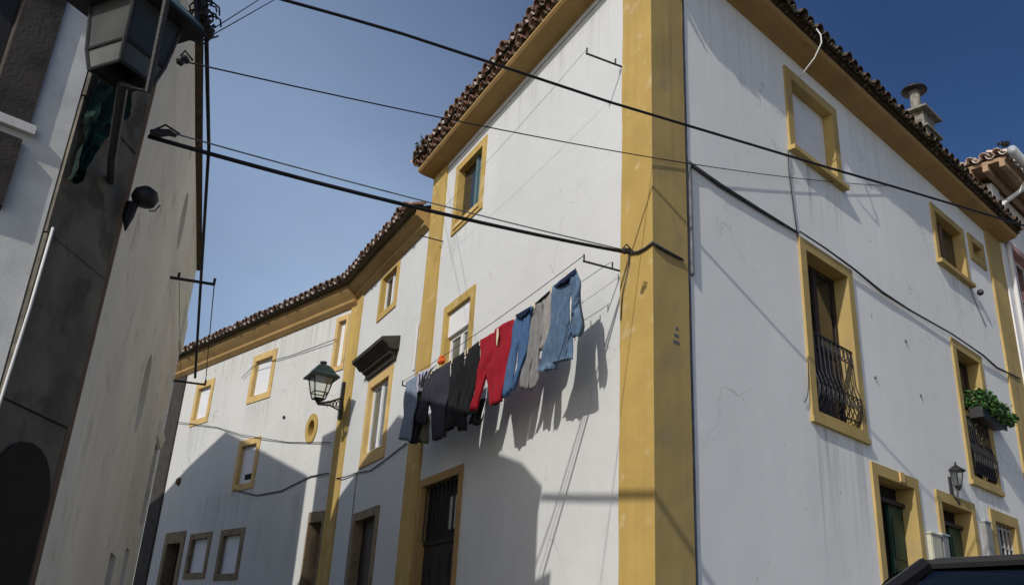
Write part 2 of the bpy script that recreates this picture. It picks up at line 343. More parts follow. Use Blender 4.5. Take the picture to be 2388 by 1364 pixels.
# ---- roof tiles -----------------------------------------------------------
def tile_mesh(name, m, r0, r1, ln, th, up):
    n = 7; v = []; f = []
    for (x, r_) in ((0, r0), (ln, r1)):
        for rr in (r_, r_-th):
            for k in range(n+1):
                a = math.pi*k/n
                v.append((rr*math.cos(a), x, up*rr*math.sin(a)))
    N = n+1
    for k in range(n):
        f += [(k, k+1, 2*N+k+1, 2*N+k), (N+k+1, N+k, 3*N+k, 3*N+k+1), (k+1, k, N+k, N+k+1), (2*N+k, 2*N+k+1, 3*N+k+1, 3*N+k)]
    f += [(0, 2*N, 3*N, N), (n, N+n, 3*N+n, 2*N+n)]
    me = bpy.data.meshes.new(name); me.from_pydata(v, [], f); me.update(); me.materials.append(M[m])
    for p in me.polygons: p.use_smooth = False
    return me
TM = {}
def tile_row(A, B, inward, pitch, parent, key='tile', rows=2, step=.205, seed=1, zjit=.012, tilt=0):
    """clay cover and channel tiles along an eave from A to B; inward = horizontal unit vector up the roof"""
    rnd = random.Random(seed)
    if key not in TM:
        TM[key] = (tile_mesh('cover_tile', key, .086, .072, .40, .014, 1), tile_mesh('channel_tile', key, .084, .072, .42, .014, -1))
    cov, chn = TM[key]
    A, B = Vector(A), Vector(B); d = B-A; n = max(1, int(d.length/step)); u = d/n
    x = u.normalized(); yv = (Vector((inward.x, inward.y, pitch))).normalized(); zv = x.cross(yv)
    if zv.z < 0: x = -x; zv = -zv
    R3 = Matrix((x, yv, zv)).transposed()
    only = rows < 0
    for row in range(abs(rows)):
        for k in range(n):
            for which, me in ((0, cov), (1, chn)):
                if (row or only) and which: continue
                c = A + u*(k + .5 + (0.5 if which else 0)) + yv*(row*.30 - (0 if which else .0)) + zv*((.062 if not which else .075) + row*.018)
                c += Vector((rnd.uniform(-.008, .008), rnd.uniform(-.008, .008), rnd.uniform(-zjit, zjit))) + yv*rnd.uniform(-.03, .03)
                o = bpy.data.objects.new('roof_tile', me); COL.objects.link(o); o.parent = parent
                Rr = R3 @ Matrix.Rotation(rnd.uniform(-.05, .05), 3, 'Z') @ Matrix.Rotation(rnd.uniform(-.03, .03), 3, 'X')
                o.matrix_local = Matrix.Translation(c - ORG[parent.name]) @ Rr.to_4x4()
def tufts(A, B, count, size, name, m, parent, seed=3, out=Vector((0, 0)), spread=.12, zoff=.0):
    """ragged moss and weeds along a line"""
    rnd = random.Random(seed); b = MB(); A, B = Vector(A), Vector(B)
    for i in range(count):
        c = A.lerp(B, rnd.random()) + Vector((rnd.uniform(-spread, spread), rnd.uniform(-spread, spread), zoff + rnd.uniform(-.03, .06)))
        for k in range(5):
            d = Vector((rnd.uniform(-1, 1), rnd.uniform(-1, 1), rnd.uniform(-.5, 1.1))).normalized()*size*rnd.uniform(.4, 1.3)
            w = Vector((rnd.uniform(-1, 1), rnd.uniform(-1, 1), rnd.uniform(-1, 1))).normalized()*size*.28
            b.add([c-w, c+w, c+d], [(0, 1, 2)])
    return b.build(name, m, parent, kind='stuff')

# ================================================================== ground
g = MB(); g.quad((-600, -600, 0), (600, -600, 0), (600, 600, 0), (-600, 600, 0)); g.build('ground', 'asphalt', org=(0, 0, 0), kind='structure')
GZ = -CZ

# ================================================================== corner house
H = thing('corner_house', (CORNER[0], CORNER[1], 0), 'large white corner house with ochre corner strips and laundry on its left wall', 'house')
ZW = 7.95
Lh = {'w1': (4.27, 5.42, 6.15, 7.40), 'w2': (4.29, 5.42, 3.30, 4.94), 'd': (4.25, 5.80, GZ, 2.38)}
def hole(r, m=.03): return (r[0]+m, r[1]-m, r[2]+m, r[3]-m)
LEND = 6.42
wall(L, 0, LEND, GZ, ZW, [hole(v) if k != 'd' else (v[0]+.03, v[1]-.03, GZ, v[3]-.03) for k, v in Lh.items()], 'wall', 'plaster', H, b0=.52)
Rh = {'w1': (2.83, 4.23, 6.22, 7.52), 'w2': (7.36, 8.70, 6.26, 7.34), 'w3': (8.92, 9.62, 6.88, 7.38),
      'b1': (2.88, 4.23, 2.71, 5.02), 'b2': (7.43, 8.63, 2.77, 5.01), 'd1': (4.24, 5.55, GZ, 2.50), 'd2': (6.10, 7.42, GZ, 2.47), 'd3': (8.0, 9.14, 1.30, 2.50)}
REND = 10.55
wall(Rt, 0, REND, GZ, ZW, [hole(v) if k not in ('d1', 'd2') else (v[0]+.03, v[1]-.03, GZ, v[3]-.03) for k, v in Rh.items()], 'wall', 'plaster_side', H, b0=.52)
# ochre strips, their painted edge a little unsteady
def hand_edge(b, fr, inner, s_e, z0, z1, o, seed, amp=.007):
    rd = random.Random(seed); n = int((z1-z0)/.18); zs = [z0+(z1-z0)*k/n for k in range(n+1)]; d_ = 0; es = []
    for k in range(n+1): d_ = d_*.7 + rd.uniform(-amp, amp); es.append(s_e+d_)
    for k in range(n):
        b.quad(inner(zs[k]), fr(es[k], zs[k], o), fr(es[k+1], zs[k+1], o), inner(zs[k+1]))
        b.quad(fr(es[k], zs[k], o), fr(es[k], zs[k], -.01), fr(es[k+1], zs[k+1], -.01), fr(es[k+1], zs[k+1], o))
    return b
# corner point of the two proud faces
def meet(fa, oa, fb, ob):                   # intersection of two offset wall lines (plan)
    p = fa.p + fa.n*oa; q_ = fb.p + fb.n*ob
    dd = fa.t.x*(-fb.t.y) - fa.t.y*(-fb.t.x)
    w_ = q_-p; k = (w_.x*(-fb.t.y) - w_.y*(-fb.t.x))/dd
    return p + fa.t*k
kc = meet(L, .03, Rt, .03)
def V3(p2, z): return Vector((p2.x, p2.y, z+CZ))
b = hand_edge(MB(), L, lambda z: V3(kc, z), .525, GZ, 7.7, .03, 61)
b.build('corner_strip', 'ochre', H)
b = hand_edge(MB(), Rt, lambda z: V3(kc, z), .535, GZ, 7.77, .03, 62, .004)
b.build('corner_strip', 'ochre_side', H)
b = hand_edge(MB(), L, lambda z: L(6.1, z, .035), 5.83, GZ, 7.66, .035, 63); hand_edge(b, L, lambda z: L(6.1, z, .035), 6.41, GZ, 7.66, .035, 64); b.build('end_strip', 'ochre', H)
b = MB(); b.box(Rt, 9.84, REND, GZ, 7.78, -.02, .035); b.build('end_strip', 'ochre_side', H)
MB().box(Rt, .575, .60, GZ, 7.78, -.01, .012).build('grey_edge_strip', 'cable_grey', H)  # narrow grey strip beside the corner strip
# cornices: cove profile that closes over the wall
def cornice(fr, z0, zt, oo, s0, s1, name, m, parent, corner=None):
    prof = [(-.05, z0-.0), (.02, z0), (.05, z0+.015), (.20, z0+.03), (oo-.03, z0+.055), (oo, z0+.09), (oo, zt), (-.05, zt)]
    return MB().prism(fr, s0, s1, prof).build(name, m, parent)
def mitreL(o): p = meet(L, o, Rt, o); return (p-L.p).dot(L.t)
def mitreR(o): p = meet(L, o, Rt, o); return (p-Rt.p).dot(Rt.t)
cornice(L, 7.66, 7.78, .33, mitreL, 6.45, 'cornice', 'cornice', H)
cornice(Rt, 7.77, 7.88, .33, mitreR, 10.62, 'cornice', 'cornice', H)
MB().box(L, .60, 5.80, 7.58, 7.655, .0, .02).build('cornice_band', 'plaster', H)
# roof
EO = .39; RP = .33
kE = meet(L, EO, Rt, EO)
ez = 7.97
eL1 = L(6.55, ez, EO); eR1 = Rt(10.72, ez, EO); k0 = V3(kE, ez)
inL = Vector((-L.n.x, -L.n.y)); inR = Vector((-Rt.n.x, -Rt.n.y))
dist = 3.4
def ridge_pt(fr, s, d): return fr(s, ez + RP*d + .0, EO - d)
kk = meet(L, EO-dist, Rt, EO-dist)
rk = V3(kk, ez + RP*dist)
b = MB()
b.quad(k0, eL1, ridge_pt(L, 6.55, dist), rk); b.quad(eR1, k0, rk, ridge_pt(Rt, 10.72, dist))
# underside board and closing faces
b.quad(L(6.55, ez-.03, EO-.02), V3(meet(L, EO-.02, Rt, EO-.02), ez-.03), V3(meet(L, -.05, Rt, -.05), ez-.03), L(6.55, ez-.03, -.05))
b.quad(Rt(10.72, ez-.03, EO-.02), V3(meet(L, EO-.02, Rt, EO-.02), ez-.03), V3(meet(L, -.05, Rt, -.05), ez-.03), Rt(10.72, ez-.03, -.05))
b.quad(L(6.42, 7.0, 0), L(6.42, 7.0, -3), L(6.42, ez+1, -3), L(6.42, ez, 0))
b.quad(eL1, L(6.55, ez-.08, EO), L(6.55, ez+RP*dist-.08, EO-dist), L(6.55, ez+RP*dist, EO-dist))
roofo = b.build('roof', 'tile_dark', H)
kA, kB = k0 + (eL1-k0).normalized()*.16, k0 + (eR1-k0).normalized()*.22
tile_row(kA, eL1, inL, RP, H, 'tile', 1, .20, 1)
tile_row(kA - Vector((0, 0, .17)) + Vector((inL.x, inL.y, 0))*.045, eL1 - Vector((0, 0, .17)) + Vector((inL.x, inL.y, 0))*.045, inL, .12, H, 'tile', -1, .20, 3)
tile_row(kB + Vector((0, 0, .03)), eR1 + Vector((0, 0, .03)), inR, RP, H, 'tile_dark', 1, .205, 2)
tile_row(kB - Vector((0, 0, .12)) + Vector((inR.x, inR.y, 0))*.045, eR1 - Vector((0, 0, .12)) + Vector((inR.x, inR.y, 0))*.045, inR, .12, H, 'tile_dark', -1, .205, 5)
b = MB()
for fr_, s_e in ((L, 6.5), (Rt, 10.65)):
    q_ = lambda o: (meet(L, o, Rt, o)-fr_.p).dot(fr_.t)
    b.prism(fr_, lambda o: q_(o)+.002, s_e, [(-.05, 7.885), (.30, 7.885), (.34, 8.0), (-.05, 8.0)])
b.build('eave_mortar', 'tile_dark', H)
# tiles along the gable end towards the lower neighbour
tile_row(L(6.55, ez, EO), L(6.55, ez+RP*1.2, EO-1.2), Vector((-L.t.x, -L.t.y)), .0, H, 'tile', 1, .3, 4)
# hip of the roof
b = MB(); b.tube([k0.lerp(rk, .12) + Vector((0, 0, .06)), rk + Vector((0, 0, .12))], .10, 8); b.build('hip_ridge', 'tile', H)
tufts(k0+inR.to_3d()*.12, eR1+inR.to_3d()*.12, 420, .040, 'roof_moss', 'moss', H, 5, spread=.07, zoff=.10)
tufts(L(6.5, ez, EO), L(5.9, ez, EO), 40, .07, 'roof_weeds', 'moss', H, 6, spread=.10, zoff=.08)
tufts(k0, eL1, 60, .03, 'roof_weeds', 'moss', H, 8, spread=.05, zoff=.05)
# back of the house so that nothing shines through
b = MB()
b.quad(L(LEND, GZ, -.02), L(LEND, GZ, -7), L(LEND, 9, -7), L(LEND, ez, -.02))
b.quad(Rt(REND, GZ, -.02), Rt(REND, GZ, -6), Rt(REND, 9, -6), Rt(REND, ez, -.02))
b.build('back_wall', 'plaster_far', H)

# --- openings of the left face
w, r = surround(L, *Lh['w1'], .125, .12, 'ochre', H, 'window')
panel(L, r, -.095, 'pane', 'glass_dark', w)
i0, i1, j0, j1 = r
MB().box(L, i0, i0+.28, j0+.03, j1-.02, -.09, -.08).box(L, i0+.30, i0+.36, j0, j1, -.094, -.05).build('sash', 'teal_frame', w)
MB().box(L, i0-.03, i1+.03, j0-.06, j0+.01, -.1, .04).build('sill', 'ochre_pale', w)
w, r = surround(L, *Lh['w2'], .13, .14, 'ochre', H, 'window')
i0, i1, j0, j1 = r
MB().box(L, i0, i1, j1-.38, j1, -.13, -.03).build('shutter_box', 'white_paint', w)
casement(L, (i0, i1, j0, j1-.38), -.10, w, 'white_paint', 'glass_grey', 1, (.55,), .055)
dr, r = surround(L, Lh['d'][0], Lh['d'][1], GZ, Lh['d'][3], .11, .10, 'cornice', H, 'doorway', wb=0)  # ochre frame in the browned tone that imitates shade
i0, i1, j0, j1 = r
b = MB().box(L, i0, i1, GZ, 1.45, -.14, -.10)
for k in range(4): b.box(L, i0+.06+k*.33, i0+.32+k*.33, -.2, 1.30, -.10, -.09)
b.box(L, i0, i1, 1.45, 1.52, -.14, -.08); b.build('door_leaf', 'char', dr)
panel(L, (i0, i1, 1.52, j1), -.12, 'pane', 'dark', dr)
for k in range(3): MB().box(L, i0+.10+k*.17, i0+.20+k*.17, 1.62, 2.05, -.118, -.112).build('painted_lit_pane', 'curtain_pale', dr)  # lit look of these panes is only their pale colour
for k in range(9): MB().tube([L(i0+.08+k*.145, 1.50, -.03), L(i0+.08+k*.145, j1, -.03)], .011, 6).build('grille_bar', 'iron', dr)
# --- openings of the right face
w, r = surround(Rt, *Rh['w1'], .145, .16, 'ochre_side', H, 'window', wb=.12, proud=.03, sill=.07)
panel(Rt, r, -.12, 'shutter', 'shutter', w)
w, r = surround(Rt, *Rh['w2'], .12, .15, 'ochre_side', H, 'window', wb=.10, proud=.03, sill=.06)
panel(Rt, r, -.13, 'pane', 'glass_dark', w)
MB().box(Rt, r[0], r[0]+.05, r[2], r[3], -.128, -.08).box(Rt, r[0]+.48, r[0]+.54, r[2], r[3], -.128, -.09).build('sash', 'brown', w)
w, r = surround(Rt, *Rh['w3'], .13, .25, 'ochre_side', H, 'window', proud=.03)
panel(Rt, r, -.2, 'pane', 'door_brown', w)
def scroll_railing(fr, s0, s1, z0, z1, o, parent, sag=0.0):
    rail = MB().tube([fr(s0, z1, o), fr(s1, z1, o)], .014, 6).build('balcony_railing', 'iron', parent)
    for z_, o_, r_ in ((z1-.17, o, .009), (z0+.06, o+.03, .010), (z0+.34, o+.075, .009)):
        MB().tube([fr(s0, z_, o_), fr(s1, z_, o_)], r_, 6).build('cross_rail', 'iron', rail)
    n = 10
    for k in range(n+1):
        x = s0+(s1-s0)*k/n
        MB().tube([fr(x, z0+.02, o), fr(x, z0+.16, o+.07), fr(x, z0+.34, o+.075), fr(x, z0+.52, o+.02), fr(x, z1, o)], .008, 5).build('baluster', 'iron', rail)
    for k in range(n):
        x = s0+(s1-s0)*(k+.5)/n
        ring = [fr(x+.036*math.cos(t*math.pi/5), z1-.085+.065*math.sin(t*math.pi/5), o) for t in range(11)]
        MB().tube(ring, .006, 5, False).build('scroll', 'iron', rail)
        ring = [fr(x+.034*math.cos(t*math.pi/5), z0+.25+.07*math.sin(t*math.pi/5), o+.078) for t in range(11)]
        MB().tube(ring, .006, 5, False).build('scroll', 'iron', rail)
    return rail
def cloth_sheet(fr, s0, s1, z0, z1, o, amp, name, m, parent, waves=7, seed=0):
    rnd = random.Random(seed); b = MB(); n = 40; k = 10; ph = rnd.uniform(0, 6)
    vs = []
    for j in range(k+1):
        for i in range(n+1):
            x = i/n; z = z0+(z1-z0)*j/k
            vs.append(fr(s0+(s1-s0)*x, z, o + amp*math.sin(x*waves*6.28+ph+.6*math.sin(x*9)) + amp*.4*math.sin(x*23+j*.3)))
    b.add(vs, [(j*(n+1)+i, j*(n+1)+i+1, (j+1)*(n+1)+i+1, (j+1)*(n+1)+i) for j in range(k) for i in range(n)])
    return b.build(name, m, parent, smooth=True)
w, r = surround(Rt, *Rh['b1'], .14, .22, 'ochre_side', H, 'balcony_window', wb=.14, proud=.03, sill=.02)
i0, i1, j0, j1 = r
casement(Rt, (i0, i1, j0, j1), -.19, w, 'door_brown', 'glass_dark', 1, (.45,), .06)
cloth_sheet(Rt, i0+.02, i0+.62, j0+.02, j0+.95, -.08, .015, 'curtain', 'curtain', w, 5, 1)
scroll_railing(Rt, i0, i1-.01, j0+.02, 3.85, -.02, H)
w, r = surround(Rt, *Rh['b2'], .14, .22, 'ochre_side', H, 'balcony_window', wb=.13, proud=.03, sill=.03)
i0, i1, j0, j1 = r
casement(Rt, (i0, i1, j0, j1), -.19, w, 'door_brown', 'glass_dark', 1, (.45,), .06)
MB().box(Rt, i0+.08, i0+.5, j1-.62, j1-.05, -.175, -.165).build('blind', 'curtain_pale', w)
scroll_railing(Rt, i0, i1-.01, j0+.02, 3.82, .0, H)
cloth_sheet(Rt, i0+.01, i1-.03, j0+.05, j0+.55, .035, .008, 'balcony_cloth', 'black', H, 3, 2)
for k, (key, dm) in enumerate((('d1', 'door_green'), ('d2', 'door_green'))):
    v = Rh[key]
    d, r = surround(Rt, v[0], v[1], GZ, v[3], .14, .24, 'ochre_side', H, 'doorway', wb=0, proud=.03)
    i0, i1, j0, j1 = r
    panel(Rt, (i0, i1, GZ, j1), -.225, 'painted_dark_opening', 'dark', d)  # black sheet in place of the unlit inside
    b = MB().box(Rt, i0+.62, i1, GZ, j1-.25, -.20, -.16)
    for q0 in range(4): b.box(Rt, i0+.68, i1-.06, -.4+q0*.62, .10+q0*.62, -.16, -.148)
    b.build('door_leaf', dm, d)
    MB().box(Rt, i0, i1, j1-.24, j1-.19, -.20, -.12).build('transom_bar', 'door_brown', d)
    MB().lathe(Rt(i1-.12, .9, -.14), [(.005, -.03), (.03, -.02), (.03, .02), (.005, .03)], 8).build('door_knob', 'zinc', d)
w, r = surround(Rt, *Rh['d3'], .16, .2, 'ochre_side', H, 'window', proud=.03)
i0, i1, j0, j1 = r
panel(Rt, r, -.16, 'pane', 'glass_dark', w)
b = MB()
for k in range(6): b.box(Rt, i0+(i1-i0)*k/5-.012, i0+(i1-i0)*k/5+.012, j0, j1, -.07, -.05)
for k in range(4): b.box(Rt, i0, i1, j0+(j1-j0)*k/3.2-.012, j0+(j1-j0)*k/3.2+.012, -.075, -.055)
b.build('grille', 'zinc', w)
# moulded keystone marks above the doors
MB().box(Rt, 4.98, 5.10, 2.38, 2.50, .03, .05).build('keystone', 'ochre_pale', H)
# house number over the second door
def text(body, fr, s, z, o, size, m, parent, name='house_number'):
    cu = bpy.data.curves.new('number', 'FONT'); cu.body = body; cu.size = size; cu.extrude = .004; cu.align_x = 'CENTER'; cu.align_y = 'CENTER'
    to = bpy.data.objects.new('tmp_text', cu); COL.objects.link(to)
    dg = bpy.context.evaluated_depsgraph_get(); me = bpy.data.meshes.new_from_object(to.evaluated_get(dg))
    bpy.data.objects.remove(to); me.materials.clear(); me.materials.append(M[m])
    ob = bpy.data.objects.new(name, me); COL.objects.link(ob); ob.parent = parent
    x = Vector((fr.t.x, fr.t.y, 0)); y = Vector((0, 0, 1)); zz = x.cross(y)
    ob.matrix_local = Matrix.Translation(fr(s, z, o) - ORG[parent.name]) @ Matrix((x, y, zz)).transposed().to_4x4()
    return ob
text('15', Rt, 6.82, 2.40, .032, .10, 'iron', H)

def streaks(fr, s0, s1, z1, ln, parent, m='stain', o=.004):
    b = MB(); b.quad(fr(s0, z1-ln, o), fr(s1, z1-ln, o), fr(s1, z1, o), fr(s0, z1, o)); return b.build('rain_stain', m, parent)
for s0, s1, z1, ln in ((2.75, 4.35, 6.20, 1.2), (2.80, 4.35, 2.69, 1.9), (7.3, 8.8, 6.22, 1.1), (7.35, 8.7, 2.75, .9), (.62, 2.8, 7.74, 2.2), (4.4, 7.3, 7.74, 1.8)):
    streaks(Rt, s0, s1, z1, ln, H, 'stain_soft' if z1 > 7 else 'stain', .0035)
for s0, s1, z1, ln in ((4.2, 5.5, 6.11, 1.1), (4.2, 5.5, 3.27, 1.0), (.6, 4.2, 7.56, 1.6)):
    streaks(L, s0, s1, z1, ln, H, 'stain_soft')
streaks(L, .06, .50, 7.6, 4.5, H, 'stain_soft', .034); streaks(L, .06, .50, 2.6, 3.0, H, 'stain_soft', .034)
streaks(Rt, .03, .52, 7.7, 4.6, H, 'stain', .034); streaks(Rt, .03, .52, 2.9, 3.4, H, 'stain_soft', .034)
# chimney on the right-hand roof
cc = at_dist(2150, 345, 16.0); cx, cy = cc.x, cc.y
def bxw(b, cx, cy, hx, hy, z0, z1, az=R(47), sh=0):
    t = Vector((math.sin(az), math.cos(az), 0)); n_ = Vector((t.y, -t.x, 0)); c = Vector((cx, cy, 0))
    P = lambda a_, b_, z: c + t*a_ + n_*b_ + Vector((0, 0, z))
    return b.hexa([P(-hx, -hy, z0), P(hx, -hy, z0), P(hx, hy, z0), P(-hx, hy, z0), P(-hx+sh, -hy+sh, z1), P(hx-sh, -hy+sh, z1), P(hx-sh, hy-sh, z1), P(-hx+sh, hy-sh, z1)])
zt = CZ
b = MB(); bxw(b, cx, cy, .31, .25, 8.4+zt, 9.42+zt, sh=.02); bxw(b, cx, cy, .25, .19, 9.46+zt, 9.82+zt); ch = b.build('chimney', 'chimney', H)
b = MB(); bxw(b, cx, cy, .35, .28, 9.42+zt, 9.46+zt); bxw(b, cx, cy, .37, .30, 9.82+zt, 9.86+zt); bxw(b, cx, cy, .34, .27, 9.862+zt, 9.98+zt, sh=.14); b.build('chimney_slab', 'chimney', ch)
MB().lathe((cx, cy, 9.95+zt), [(.11, 0), (.10, .12), (.09, .3), (.105, .52)], 12).build('chimney_pipe', 'chimney', ch, smooth=True)
MB().lathe((cx, cy, 10.46+zt), [(.02, -.0), (.23, -.03), (.235, .0), (.14, .08), (.02, .11)], 18).build('chimney_cap', 'iron', ch, smooth=True)

# ================================================================== row house next to it
N = thing('row_house', tuple(L(8.4, GZ)), 'narrow white house with a dark stone hood over its window, between two ochre strips', 'house')
Nh = {'u': (7.86, 8.90, 5.78, 6.68), 'm': (7.60, 8.93, 3.03, 4.63), 'd': (7.55, 8.92, GZ, 2.25)}
wall(L, LEND+.001, 10.32, GZ, 6.95, [hole(v) if k != 'd' else (v[0]+.03, v[1]-.03, GZ, v[3]-.03) for k, v in Nh.items()], 'wall', 'plaster', N)
def mitN(o): p = meet(L, o, FW, o); return (p-L.p).dot(L.t)
def mitF(o): p = meet(L, o, FW, o); return (p-FW.p).dot(FW.t)
prof = [(-.05, 6.74), (.03, 6.74), (.11, 6.79), (.115, 6.84), (.20, 6.89), (.26, 6.93), (.27, 7.02), (-.05, 7.02)]
MB().prism(L, LEND+.04, mitN, prof).build('cornice', 'cornice', N)
en = 7.03; EN = .43
kN = meet(L, EN, FW, EN)
b = MB(); b.quad(L(LEND+.05, en, EN), V3(kN, en), V3(meet(L, EN-3, FW, EN-3), en+1.1), L(LEND+.05, en+1.1, EN-3)); b.quad(L(LEND+.05, en-.01, EN-.03), V3(meet(L, EN-.03, FW, EN-.03), en-.01), V3(meet(L, -.05, FW, -.05), en-.01), L(LEND+.05, en-.01, -.05))
b.build('roof', 'tile_dark', N)
tile_row(L(LEND+.1, en, EN), V3(kN, en), inL, RP, N, 'tile', 1, .20, 11)
tufts(L(LEND+.1, en, EN), V3(kN, en), 50, .035, 'roof_weeds', 'moss', N, 12, spread=.05, zoff=.05)
w, r = surround(L, *Nh['u'], .12, .13, 'ochre', N, 'window', wt=.05)
casement(L, r, -.09, w, 'white_paint', 'glass_dark', 1, (), .05)
w, r = surround(L, *Nh['m'], .16, .12, 'ochre_pale', N, 'window', wb=.22)
casement(L, r, -.075, w, 'white_paint', 'glass_grey', 1, (), .06)
b = MB()
b.prism(L, 7.50, 9.03, [(0, 4.69), (.05, 4.69), (.07, 4.76), (.13, 4.79), (.15, 4.84), (0, 4.84)])
b.prism(L, 7.42, 9.11, [(0, 4.842), (.17, 4.842), (.24, 4.92), (.32, 4.96), (.33, 5.02), (0, 5.10)])
b.build('window_hood', 'hood_stone', w)
dr, r = surround(L, Nh['d'][0], Nh['d'][1], GZ, Nh['d'][3], .14, .16, 'stone', N, 'doorway', wb=0)
panel(L, (r[0], r[1], GZ, r[3]), -.14, 'door_leaf', 'door_brown', dr)
MB().box(L, r[0]+.05, r[0]+.12, GZ, r[3]-.1, -.135, -.09).build('door_post', 'brown', dr)
# strip at the bend, wrapping on to the far house
kb = meet(L, .03, FW, .03)
b = MB(); b.quad(L(10.0, GZ, .03), V3(kb, GZ), V3(kb, 6.76), L(10.0, 6.76, .03)); b.quad(L(10.0, GZ, -.01), L(10.0, GZ, .03), L(10.0, 6.76, .03), L(10.0, 6.76, -.01))
b.quad(V3(kb, GZ), FW(.20, GZ, .03), FW(.20, 6.76, .03), V3(kb, 6.76)); b.quad(FW(.20, GZ, .03), FW(.20, GZ, -.01), FW(.20, 6.76, -.01), FW(.20, 6.76, .03))
b.build('bend_strip', 'ochre', N)

# ================================================================== far house
FH = thing('far_house', tuple(FW(4, GZ)), 'long old white house across the end of the lane with small ochre framed windows', 'house')
FHh = {'a': (.26, .74, 5.30, 6.50), 'b': (3.14, 4.22, 5.20, 6.36), 'c': (6.12, 7.12, 5.08, 6.20), 'm': (3.24, 4.22, 3.20, 4.34),
       'l1': (3.30, 4.36, 1.32, 2.38), 'l2': (4.80, 5.88, 1.38, 2.38), 'dk': (6.15, 7.25, GZ, 2.48), 'dr': (.26, .80, GZ, 2.50)}
fhh = [hole(v) if k not in ('dk', 'dr') else (v[0]+.03, v[1]-.03, GZ, v[3]-.03) for k, v in FHh.items()] + [(1.02, 1.30, 4.04, 4.38)]
FEND = 8.6
wall(FW, .0, FEND, GZ, 6.85, fhh, 'wall', 'plaster_far', FH)
prof2 = [(-.05, 6.60), (.03, 6.60), (.11, 6.68), (.115, 6.74), (.20, 6.83), (.26, 6.90), (.27, 7.02), (-.05, 7.02)]
MB().prism(FW, lambda o: mitF(o)+.001, FEND, prof2).build('cornice', 'cornice', FH)
b = MB(); b.quad(V3(kN, en-.002), FW(FEND, en-.002, EN), FW(FEND, en+1.1, EN-3), V3(meet(L, EN-3, FW, EN-3), en+1.1)); b.quad(FW(FEND, en-.012, EN-.03), V3(meet(L, EN-.03, FW, EN-.03), en-.012), V3(meet(L, -.05, FW, -.05), en-.012), FW(FEND, en-.012, -.05))
b.build('roof', 'tile_dark', FH)
inF = Vector((-FW.n.x, -FW.n.y))
tile_row(V3(kN, en), FW(FEND, en, EN), inF, RP, FH, 'tile', 1, .21, 21)
tufts(V3(kN, en), FW(4.2, en, EN), 70, .05, 'roof_weeds', 'moss', FH, 22, spread=.06, zoff=.07)
for key, wd in (('a', .10), ('b', .15), ('c', .15), ('m', .14), ('l1', .13), ('l2', .13)):
    mm = 'ochre_pale' if key in 'abc' else 'stone'
    if key in ('m',): mm = 'ochre_pale'
    w, r = surround(FW, *FHh[key], wd, .10, mm, FH, 'window')
    panel(FW, r, -.07, 'shutter', 'shutter', w)
    if key == 'm':
        MB().box(FW, r[0]+.15, r[0]+.45, r[2]+.10, r[2]+.22, -.068, -.055).build('gap', 'dark', w)
for s0, s1, z1, ln in ((3.0, 4.3, 5.15, 1.0), (6.0, 7.2, 5.05, 1.1), (3.1, 4.3, 3.17, 1.4), (4.2, 6.0, 3.2, 1.6), (1.0, 3.0, 2.9, 1.5), (.3, 7.6, 6.56, 1.0)):
    streaks(FW, s0, s1, z1, ln, FH, 'stain')
# oval window
b = MB(); n = 24; cs_, cz_ = 1.16, 4.21
def ell(a_, b_, o): return [FW(cs_+a_*math.cos(2*math.pi*k/n), cz_+b_*math.sin(2*math.pi*k/n), o) for k in range(n)]
A1, A2, A3, A4 = ell(.22, .31, -.01), ell(.22, .31, .025), ell(.115, .175, .025), ell(.115, .175, -.25)
b.add(A1+A2+A3+A4, [(j*n+k, j*n+(k+1) % n, (j+1)*n+(k+1) % n, (j+1)*n+k) for j in range(3) for k in range(n)])
w = b.build('oval_window', 'ochre', FH); panel(FW, (1.0, 1.32, 4.0, 4.42), -.22, 'pane', 'ochre_pale', w)
dr, r = surround(FW, FHh['dk'][0], FHh['dk'][1], GZ, FHh['dk'][3], .18, .3, 'stone', FH, 'doorway', wb=0, wt=.26)
panel(FW, (r[0], r[1], GZ, r[3]), -.26, 'door_leaf', 'door_brown', dr)
dr, r = surround(FW, FHh['dr'][0], FHh['dr'][1], GZ, FHh['dr'][3], .04, .3, 'stone', FH, 'doorway', wb=0, wt=.20)
panel(FW, (r[0], r[1], GZ, r[3]), -.26, 'door_leaf', 'dark', dr)
MB().box(FW, 7.86, 8.6, GZ, 6.58, -.02, .04).build('end_strip', 'stone_dark', FH)
b = MB(); b.quad(FW(.0, GZ, -.5), FW(FEND, GZ, -.5), FW(FEND, 7.0, -.5), FW(0, 7.0, -.5)); b.build('back_wall', 'plaster_far', FH)

